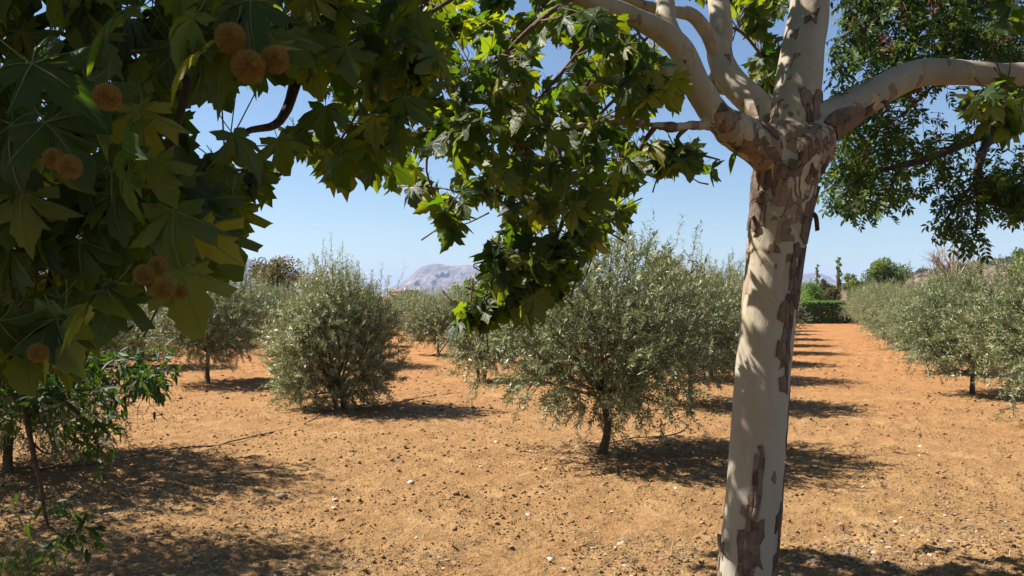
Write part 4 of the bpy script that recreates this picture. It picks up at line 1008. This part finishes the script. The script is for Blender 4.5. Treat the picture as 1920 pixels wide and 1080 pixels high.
# ------------------------------------------------------------------ pinnate-leaved tree at the upper right
PT = np.array([5.9, 6.2, 0.0])
pist = empty('pistache_tree', tuple(PT)); tag(pist, 'tree with small pinnate leaves and red berries hanging behind the plane limb', 'tree')
def pistache():
    tm = MB(); tm.tube([(0, 0, -0.1), (0.05, 0, 1.0), (-0.05, 0, 2.2), (0, 0.1, 3.4), (0.1, 0.1, 4.6)], [0.17, 0.13, 0.12, 0.09, 0.05], 14, 5, 0.05); link('trunk', tm.mesh('trunk', M['dark_bark']), pist)
    S = lambda l: [np.array(l[0]) if len(l[0]) == 3 and l[0][0] < 20 else at(*l[0])] + [at(*q) for q in l[1:]]
    b0 = tuple(PT + [0, 0, 2.0]); b1 = tuple(PT + [0, 0, 2.9]); b2 = tuple(PT + [0, 0.1, 3.6])
    bo = [
        S([b1, (2150, 130, 6.0), (1920, 125, 5.9), (1850, 85, 5.9), (1760, 65, 5.8), (1700, 85, 5.8), (1620, 110, 5.7)]),
        S([b2, (2100, -60, 6.0), (1920, -20, 5.9), (1800, 10, 5.9), (1700, 0, 5.8), (1600, 20, 5.8)]),
        S([b0, (2150, 290, 5.9), (1930, 230, 5.8), (1860, 245, 5.7), (1760, 290, 5.6), (1690, 310, 5.6), (1620, 330, 5.6), (1580, 370, 5.6)]),
        S([b0, (2080, 250, 5.8), (1900, 240, 5.6), (1850, 270, 5.5), (1832, 330, 5.4), (1835, 380, 5.4), (1830, 440, 5.4)]),
        [at(1760, 65, 5.8), at(1790, 110, 5.7), at(1720, 190, 5.7), at(1660, 240, 5.6)],
        [at(1700, 85, 5.8), at(1640, 170, 5.7), at(1590, 240, 5.7)],
        [at(1690, 310, 5.6), at(1660, 370, 5.6), at(1640, 420, 5.6)],
        [at(1835, 330, 5.4), at(1790, 390, 5.4), at(1760, 430, 5.4)],
        [at(1835, 330, 5.4), at(1890, 360, 5.4), at(1930, 380, 5.4)],
    ]
    for i, b in enumerate(bo):
        mb = MB(); mb.tube([q - PT for q in b], np.linspace(0.055 if i < 4 else 0.014, 0.006, len(b)), 7, 5, 0.06, False); link('branch', mb.mesh('branch', M['dark_bark']), pist)
    wood = seg_points(bo)
    A = [(1580, -60), (1760, -60), (1800, 60), (1760, 160), (1690, 170), (1680, 230), (1720, 290), (1690, 340), (1640, 400), (1570, 375), (1550, 350), (1562, 310), (1610, 250), (1575, 180), (1562, 110)]
    B = [(1740, -60), (1960, -60), (1960, 180), (1860, 165), (1800, 100)]
    C = [(1690, 240), (1780, 250), (1960, 180), (1960, 330), (1900, 330), (1840, 350), (1800, 320), (1700, 350)]
    D = [(1800, 330), (1860, 320), (1950, 300), (1950, 390), (1885, 395), (1875, 445), (1845, 448), (1790, 430), (1758, 412), (1765, 390), (1800, 370)]
    polys = [(A, 190, 5.3, 6.4), (B, 100, 5.4, 6.6), (C, 24, 5.3, 6.2), (D, 42, 5.2, 5.7)]
    L, tw = canopy(polys, wood, 41, leaf=(0.085, 0.14), per=(6, 11), hang=0.7, face=(-0.4, -0.2, 0.9), jitter=0.5, mode='x')
    up = [([(1560, -900), (3000, -900), (3000, 300), (1980, 300), (1980, -70), (1580, -70)], 130, 5.0, 7.4)]
    L2, tw2 = canopy(up, wood, 42, leaf=(0.13, 0.20), per=(5, 8), mode='x')
    L = {k: np.concatenate([L[k], L2[k]]) for k in L}
    ta = MB()
    for t_ in (tw, tw2): ta.add(np.concatenate(t_.V) - PT, np.concatenate(t_.Q))
    tag(link('twigs', ta.mesh('twigs', M['dark_bark']), pist), kind='stuff')
    emit_leaves(pist, L, PINN_T, PINN_T, M['pinnate_leaf'], 300, seed=5)
    r = np.random.default_rng(4)
    import bmesh
    bm = bmesh.new(); bmesh.ops.create_icosphere(bm, subdivisions=1, radius=1.0)
    bv = np.array([v.co for v in bm.verts]); bt = np.array([[v.index for v in f.verts] for f in bm.faces]); bm.free()
    for px, py in ((1712, 165), (1722, 185), (1690, 25), (1745, 20), (1660, 90), (1760, 240), (1838, 355), (1620, 290), (1600, 60), (1880, 60)):
        c = at(px, py, 5.4); n = 26; p = c + r.normal(size=(n, 3)) * [0.025, 0.025, 0.05] - PT
        mb = MB(); mb.inst(bv, None, bt, p, np.repeat(np.eye(3)[None], n, 0), np.full(n, 0.0055), np.zeros(n))
        for q in p[::3]: mb.tube([c - PT + [0, 0, 0.1], (c - PT + q) / 2 + [0, 0, 0.05], q], 0.0015, 3, 1, 0, False)
        link('berry_cluster', mb.mesh('berry_cluster', M['berry']), pist)
pistache()

# ------------------------------------------------------------------ almond tree at the left edge
AT = np.array([-4.6, 5.2, 0.0])
alm = empty('almond_tree', tuple(AT)); tag(alm, 'dark narrow-leaved almond tree with a thin branch hanging to the ground', 'tree')
def almond():
    tm = MB(); tm.tube([(0, 0, -0.1), (0.04, 0, 0.6), (0.0, 0.05, 1.3), (0.08, 0.0, 2.2)], [0.12, 0.09, 0.085, 0.05], 12, 5, 0.06); link('trunk', tm.mesh('trunk', M['dark_bark']), alm)
    b0, b1, b2 = tuple(AT + [0, 0, 1.0]), tuple(AT + [0.03, 0, 1.5]), tuple(AT + [0.05, 0, 2.0])
    A_ = lambda *l: [at(*q) for q in l]
    bo = [
        [np.array(b1)] + A_((-250, 560, 4.6), (-60, 600, 4.3), (20, 680, 4.1), (45, 760, 4.0), (62, 850, 3.95), (78, 920, 3.95), (90, 985, 3.95), (120, 1005, 3.95)),
        [np.array(b1)] + A_((-250, 590, 4.7), (-20, 650, 4.4), (120, 680, 4.3), (230, 690, 4.3), (300, 735, 4.3)),
        [np.array(b0)] + A_((-200, 680, 4.6), (0, 700, 4.3), (100, 740, 4.2), (160, 790, 4.2), (190, 850, 4.2)),
        [np.array(b2)] + A_((-200, 420, 4.8), (0, 440, 4.7), (120, 470, 4.7), (230, 500, 4.7)),
        [np.array(b2)] + A_((-300, 250, 5.0), (-80, 240, 5.0), (40, 260, 5.0)),
        [np.array(b2), AT + [-0.3, 0.6, 2.8], AT + [-0.5, 1.0, 3.4]], [np.array(b2), AT + [0.5, 0.7, 2.7], AT + [0.9, 1.1, 3.2]], [np.array(b2), AT + [-0.8, 0.2, 2.6], AT + [-1.6, 0.5, 3.0]],
        A_((60, 830, 3.96), (85, 850, 3.96), (108, 845, 3.96)), A_((45, 770, 4.0), (85, 800, 3.98), (100, 840, 3.96)),
    ]
    for i, b in enumerate(bo):
        mb = MB(); mb.tube([q - AT for q in b], np.linspace(0.026 if i < 8 else 0.006, 0.004, len(b)), 6, 5, 0.06, False); link('branch', mb.mesh('branch', M['dark_bark']), alm)
    wood = seg_points(bo)
    polys = [([(-120, 560), (60, 600), (150, 640), (230, 650), (330, 650), (312, 745), (230, 735), (200, 780), (215, 880), (165, 860), (135, 790), (60, 800), (-120, 800)], 170, 3.9, 4.9),
             ([(78, 935), (120, 940), (165, 985), (170, 1028), (100, 1030), (75, 990)], 6, 3.9, 4.05),
             ([(-60, 330), (100, 320), (120, 420), (250, 470), (275, 545), (200, 560), (-60, 560)], 38, 4.5, 5.2),
             ([(-100, 150), (60, 160), (60, 335), (-100, 340)], 16, 4.8, 5.3)]
    L, tw = canopy(polys, wood, 51, leaf=(0.05, 0.085), per=(12, 20), hang=0.3, face=(-0.3, -0.2, 0.9), jitter=0.6, mode='x', tr=0.6)
    # crown out of the picture to the left, which throws the shade on the left foreground
    r = np.random.default_rng(8); n = 9000; cl = AT + np.array([[-0.5, 0.7, 3.0], [0.3, 0.9, 2.8], [-1.2, 0.4, 2.9], [-0.2, 0.2, 3.2], [0.6, 0.5, 2.5], [-0.8, 1.2, 2.7], [-1.5, 0.9, 2.6]])
    k = r.integers(len(cl), size=n); p = cl[k] + unit(r.normal(size=(n, 3))) * (0.62 * r.random(n) ** 0.5)[:, None]
    L2 = dict(pos=p, R=frames(r.normal(size=(n, 3)) + [0, 0, -0.3], r.normal(size=(n, 3)) + [0, 0, 0.8]), s=r.uniform(0.07, 0.11, n))
    L = {k_: np.concatenate([L[k_], L2[k_]]) for k_ in L}
    ta = MB(); ta.add(np.concatenate(tw.V) - AT, np.concatenate(tw.Q)); tag(link('twigs', ta.mesh('twigs', M['dark_bark']), alm), kind='stuff')
    emit_leaves(alm, L, ALM_T, ALM_T, M['almond_leaf'], 300, seed=6)
almond()

# ------------------------------------------------------------------ details on the ground
def ico(sub=1):
    import bmesh
    bm = bmesh.new(); bmesh.ops.create_icosphere(bm, subdivisions=sub, radius=1.0)
    V = np.array([v.co for v in bm.verts]); T = np.array([[v.index for v in f.verts] for f in bm.faces]); bm.free(); return V, T
def clods():
    r = np.random.default_rng(14); mb = MB(); V0, T0 = ico(1)
    n = 60000
    yy = 1 / r.uniform(1 / 30.0, 1 / 4.6, n) ** 1.0; xx = r.uniform(-0.72, 0.72, n) * (yy + 1)
    keep = fbm(xx * 1.3, yy * 1.3, 3, 8) + 0.2 * r.random(n) > 0.46
    xx, yy = xx[keep], yy[keep]; n = len(xx)
    s = 0.0045 * (1 + r.pareto(2.6, n)); s = np.clip(s, 0.004, 0.020) * np.clip(yy / 8, 0.9, 1.7)
    var = [V0 * (1 + 0.22 * r.normal(size=(len(V0), 1))) * [1, 1, 0.72] for _ in range(8)]
    kk = r.integers(8, size=n); a = r.uniform(0, 6.28, n)
    R = np.zeros((n, 3, 3)); R[:, 0, 0] = np.cos(a); R[:, 0, 1] = -np.sin(a); R[:, 1, 0] = np.sin(a); R[:, 1, 1] = np.cos(a); R[:, 2, 2] = 1
    z = gz(xx, yy) + s * 0.25
    P = np.c_[xx, yy, z]
    for v in range(8):
        i = kk == v; mb.inst(var[v], None, T0, P[i], R[i], s[i], np.zeros(i.sum()))
    tag(link('soil_clods', mb.mesh('soil_clods', M['clod'], False)), 'small crumbly clods of orange soil strewn over the ground', 'soil', kind='stuff')
clods()
def stones():
    r = np.random.default_rng(15); V0, T0 = ico(2)
    sp = [(527, 934, 16, 'pale flat'), (1603, 768, 8, 'small round white'), (1726, 840, 8, 'small chalky'), (1725, 857, 7, 'tiny pale'), (903, 876, 8, 'little cream'), (771, 907, 11, 'flat cream'),
          (1016, 930, 11, 'white angular'), (1166, 1022, 14, 'broad white'), (1113, 1027, 10, 'wedge-shaped white'), (1033, 1055, 12, 'pale split'), (990, 967, 9, 'grey-topped'), (852, 933, 16, 'dark brown lump-like'),
          (638, 978, 14, 'reddish brown'), (1021, 916, 10, 'dark rusty'), (628, 936, 9, 'rounded beige'), (626, 955, 8, 'small beige'), (1268, 917, 8, 'chalk-white'), (714, 921, 7, 'tiny white'),
          (1618, 914, 7, 'small ochre'), (1317, 983, 8, 'small ivory'), (930, 831, 7, 'small bright'), (797, 1032, 9, 'sandy'), (1172, 1062, 10, 'buff')]
    for i, (px, py, wpx, ad) in enumerate(sp):
        x, y = ground_at(px, py); s = wpx / FPX * y / 2 * 1.1
        v = V0 * (1 + 0.16 * r.normal(size=(len(V0), 1))); v = v * [1.15, 0.9, 0.6] * s
        dark = 'dark' in ad or 'brown' in ad
        o = link('stone', make_mesh('stone', v, T0, M['clod'] if dark else M['stone'], False)); o.location = (x, y, float(gz(x, y)) + s * 0.1); o.rotation_euler = (0.2 * r.normal(), 0.2 * r.normal(), r.uniform(0, 6))
        where = 'near the left shadow' if px < 700 else ('on the open soil before the large olive' if px < 1340 else 'on the lane right of the plane trunk')
        tag(o, f'{ad} stone lying {where}', 'stone', 'loose stones on the soil')
stones()
def hoses():
    def hose(pts, label, r_=0.010):
        g = [ground_at(*q) for q in pts]; P = [(x, y, float(gz(x, y)) + 0.012 + 0.008 * math.sin(i * 2.1)) for i, (x, y) in enumerate(g)]
        base = np.array([P[0][0], P[0][1], 0]); mb = MB(); mb.tube(np.array(P) - base, r_, 6, 8)
        o = link('irrigation_hose', mb.mesh('irrigation_hose', M['pipe'])); o.location = base; tag(o, label, 'hose', 'drip irrigation hoses')
    hose([(40, 893), (100, 884), (173, 873), (277, 857), (340, 846), (407, 835), (432, 830), (500, 813), (567, 796), (610, 780), (640, 770), (690, 764), (760, 752), (800, 744), (870, 735)],
         'long black irrigation hose running between the olive trunks on the left', 0.007)
    hose([(1130, 838), (1180, 824), (1240, 820), (1275, 812), (1288, 802), (1280, 790), (1262, 784), (1232, 780)], 'short curved irrigation hose behind the trunk of the large olive', 0.007)
hoses()

def tufts():
    r = np.random.default_rng(16)
    blade = np.array([(-0.02, 0, 0), (0.02, 0, 0), (0.014, 0.5, 0.0), (-0.014, 0.5, 0.0), (0, 1, 0.0)]); bq = np.array([[0, 1, 2, 3]]); bt = np.array([[3, 2, 4]])
    def mass(name, label, cat, spots, mt, nper, hgt, wide=1.0, flat=0.0):
        mb = MB(); P, Tp, Nm, S = [], [], [], []
        for px, py, sp in spots:
            x0, y0 = ground_at(px, py); n = nper
            x = x0 + sp * r.normal(size=n); y = y0 + sp * 0.8 * r.normal(size=n)
            P.append(np.c_[x, y, gz(x, y)]); d = r.normal(size=(n, 3)); d[:, 2] = np.abs(d[:, 2]) * (1 - flat) + (1.3 - 1.25 * flat); Tp.append(d)
            Nm.append(r.normal(size=(n, 3))); S.append(r.uniform(0.5, 1.2, n) * hgt)
        P, Tp, Nm, S = map(np.concatenate, (P, Tp, Nm, S)); k = blade * [wide, 1, 1]
        mb.inst(k, bq, bt, P, frames(Tp, Nm), S, r.random(len(P)))
        tag(link(name, mb.mesh(name, M[mt], True, True)), label, cat, kind='stuff')
    mass('grass', 'green grass tuft in the lower corner by the almond twigs', 'grass', [(10, 1060, .10), (40, 1066, .10), (70, 1075, .08), (-20, 1040, .12), (20, 1090, .12), (-40, 1080, .1)], 'grass', 70, 0.13)
    sp = []
    for cx, cy, w_, h_, n in ((1125, 840, 70, 14, 16), (640, 775, 90, 12, 16), (90, 900, 160, 30, 26), (420, 725, 60, 6, 8), (1850, 800, 80, 30, 14), (1300, 1050, 140, 40, 16), (1750, 1040, 160, 30, 22), (300, 1030, 220, 30, 22),
                              (900, 735, 60, 10, 8), (1700, 690, 60, 30, 12), (1650, 650, 30, 18, 8), (520, 690, 60, 14, 10), (1300, 760, 60, 8, 8), (1240, 1000, 200, 50, 12), (700, 1050, 150, 20, 10)):
        for _ in range(n): sp.append((cx + r.normal() * w_, min(max(cy + r.normal() * h_, 618), 1110), 0.10))
    mass('dry_grass', 'pale dry grass and straw scattered around the olive trunks', 'dry grass', sp, 'straw', 75, 0.085, 0.8, 0.85)
    sp = [(1650, 965, .07), (1660, 985, .08), (1610, 958, .05), (1790, 965, .1), (1820, 955, .1), (1870, 975, .12), (1880, 990, .1), (1770, 960, .08), (1740, 930, .08), (655, 850, .1), (640, 840, .12), (385, 1050, .1), (230, 1030, .08),
          (420, 1060, .08), (1900, 960, .1), (1690, 940, .08), (1635, 975, .05), (560, 830, .08), (1130, 800, .12), (1190, 815, .1), (1080, 815, .12), (1900, 815, .12)]
    mass('weeds', 'sparse small green weeds sprouting from the soil', 'weeds', sp, 'grass', 26, 0.045, 1.6, 0.5)
    # leaf litter
    mb = MB(); P = []
    lv = np.array([(0, 0, 0), (-0.33, 0.4, 0.12), (0, 1, 0.15), (0.33, 0.4, 0.12)])
    for cx, cy, w_, h_, n in ((130, 920, 190, 35, 620), (1150, 850, 90, 18, 1000), (690, 778, 110, 12, 600), (1750, 1045, 170, 35, 520), (1560, 1055, 120, 25, 220), (420, 1050, 240, 28, 420), (1330, 870, 100, 25, 180), (1280, 1065, 120, 25, 180),
                              (430, 730, 70, 8, 120), (1100, 960, 600, 70, 260), (1790, 980, 90, 25, 160)):
        q = np.c_[cx + r.normal(size=n) * w_, np.clip(cy + r.normal(size=n) * h_, 640, 1110)]
        P += [ground_at(*k) for k in q]
    P = np.array(P); n = len(P); z = gz(P[:, 0], P[:, 1]) + 0.004
    d = r.normal(size=(n, 3)) * [1, 1, 0.15]; nn = r.normal(size=(n, 3)) * 0.3 + [0, 0, 1]
    mb.inst(lv, OLQ, None, np.c_[P, z], frames(d, nn), r.uniform(0.015, 0.045, n), r.random(n) * 0.99)
    tag(link('leaf_litter', mb.mesh('leaf_litter', M['litter'], True, True)), 'brown and pinkish fallen leaf litter on the soil', 'litter', kind='stuff')
    # single fallen plane leaves large enough to pick out
    spots = [(1580, 1003, 30, 'broad pinkish fallen leaf just right of the plane trunk base'), (1680, 990, 14, 'small reddish fallen leaf on the sunny soil before the shade'), (1890, 1028, 18, 'pale pink fallen leaf in the shade at the frame edge'),
             (1710, 1040, 16, 'curled tan fallen leaf in the shade right of the trunk'), (1525, 1058, 14, 'rusty fallen leaf in the shade by the trunk foot'), (187, 1005, 22, 'pale yellow fallen leaf beside the hanging almond twig'),
             (1655, 924, 16, 'flat whitish fallen leaf out on the lane'), (1320, 1070, 16, 'dry fallen leaf left of the plane trunk foot'), (1870, 832, 10, 'small brown fallen leaf near the lane edge')]
    t = PLANE_S[1]
    for px, py, wpx, lab in spots:
        x, y = ground_at(px, py); s = wpx / FPX * y * 0.75
        o = link('fallen_leaf', make_mesh('fallen_leaf', t[0] * s * [1, 1, -1], [t[1], t[2]], M['litter'])); o.location = (x, y, float(gz(x, y)) + 0.02); o.rotation_euler = (0.25 * r.normal(), 0.25 * r.normal(), r.uniform(0, 6.28))
        tag(o, lab, 'leaf', 'single fallen leaves')
tufts()

# ------------------------------------------------------------------ haze in the air between the grove and the mountains
def haze():
    mb = MB(); box(mb, -9000, 9000, -300, 9100, -40, 190)
    m, nt, out = new_mat('haze'); b = NB(nt)
    v = b.n('VolumePrincipled'); v.inputs['Color'].default_value = (0.42, 0.60, 1.0, 1); v.inputs['Density'].default_value = 1.2e-4; v.inputs['Anisotropy'].default_value = 0.0
    nt.links.new(v.outputs[0], out.inputs['Volume'])
    o = link('haze', mb.mesh('haze', m, False)); tag(o, 'thin blue haze before the mountains', 'haze', kind='stuff')
haze()
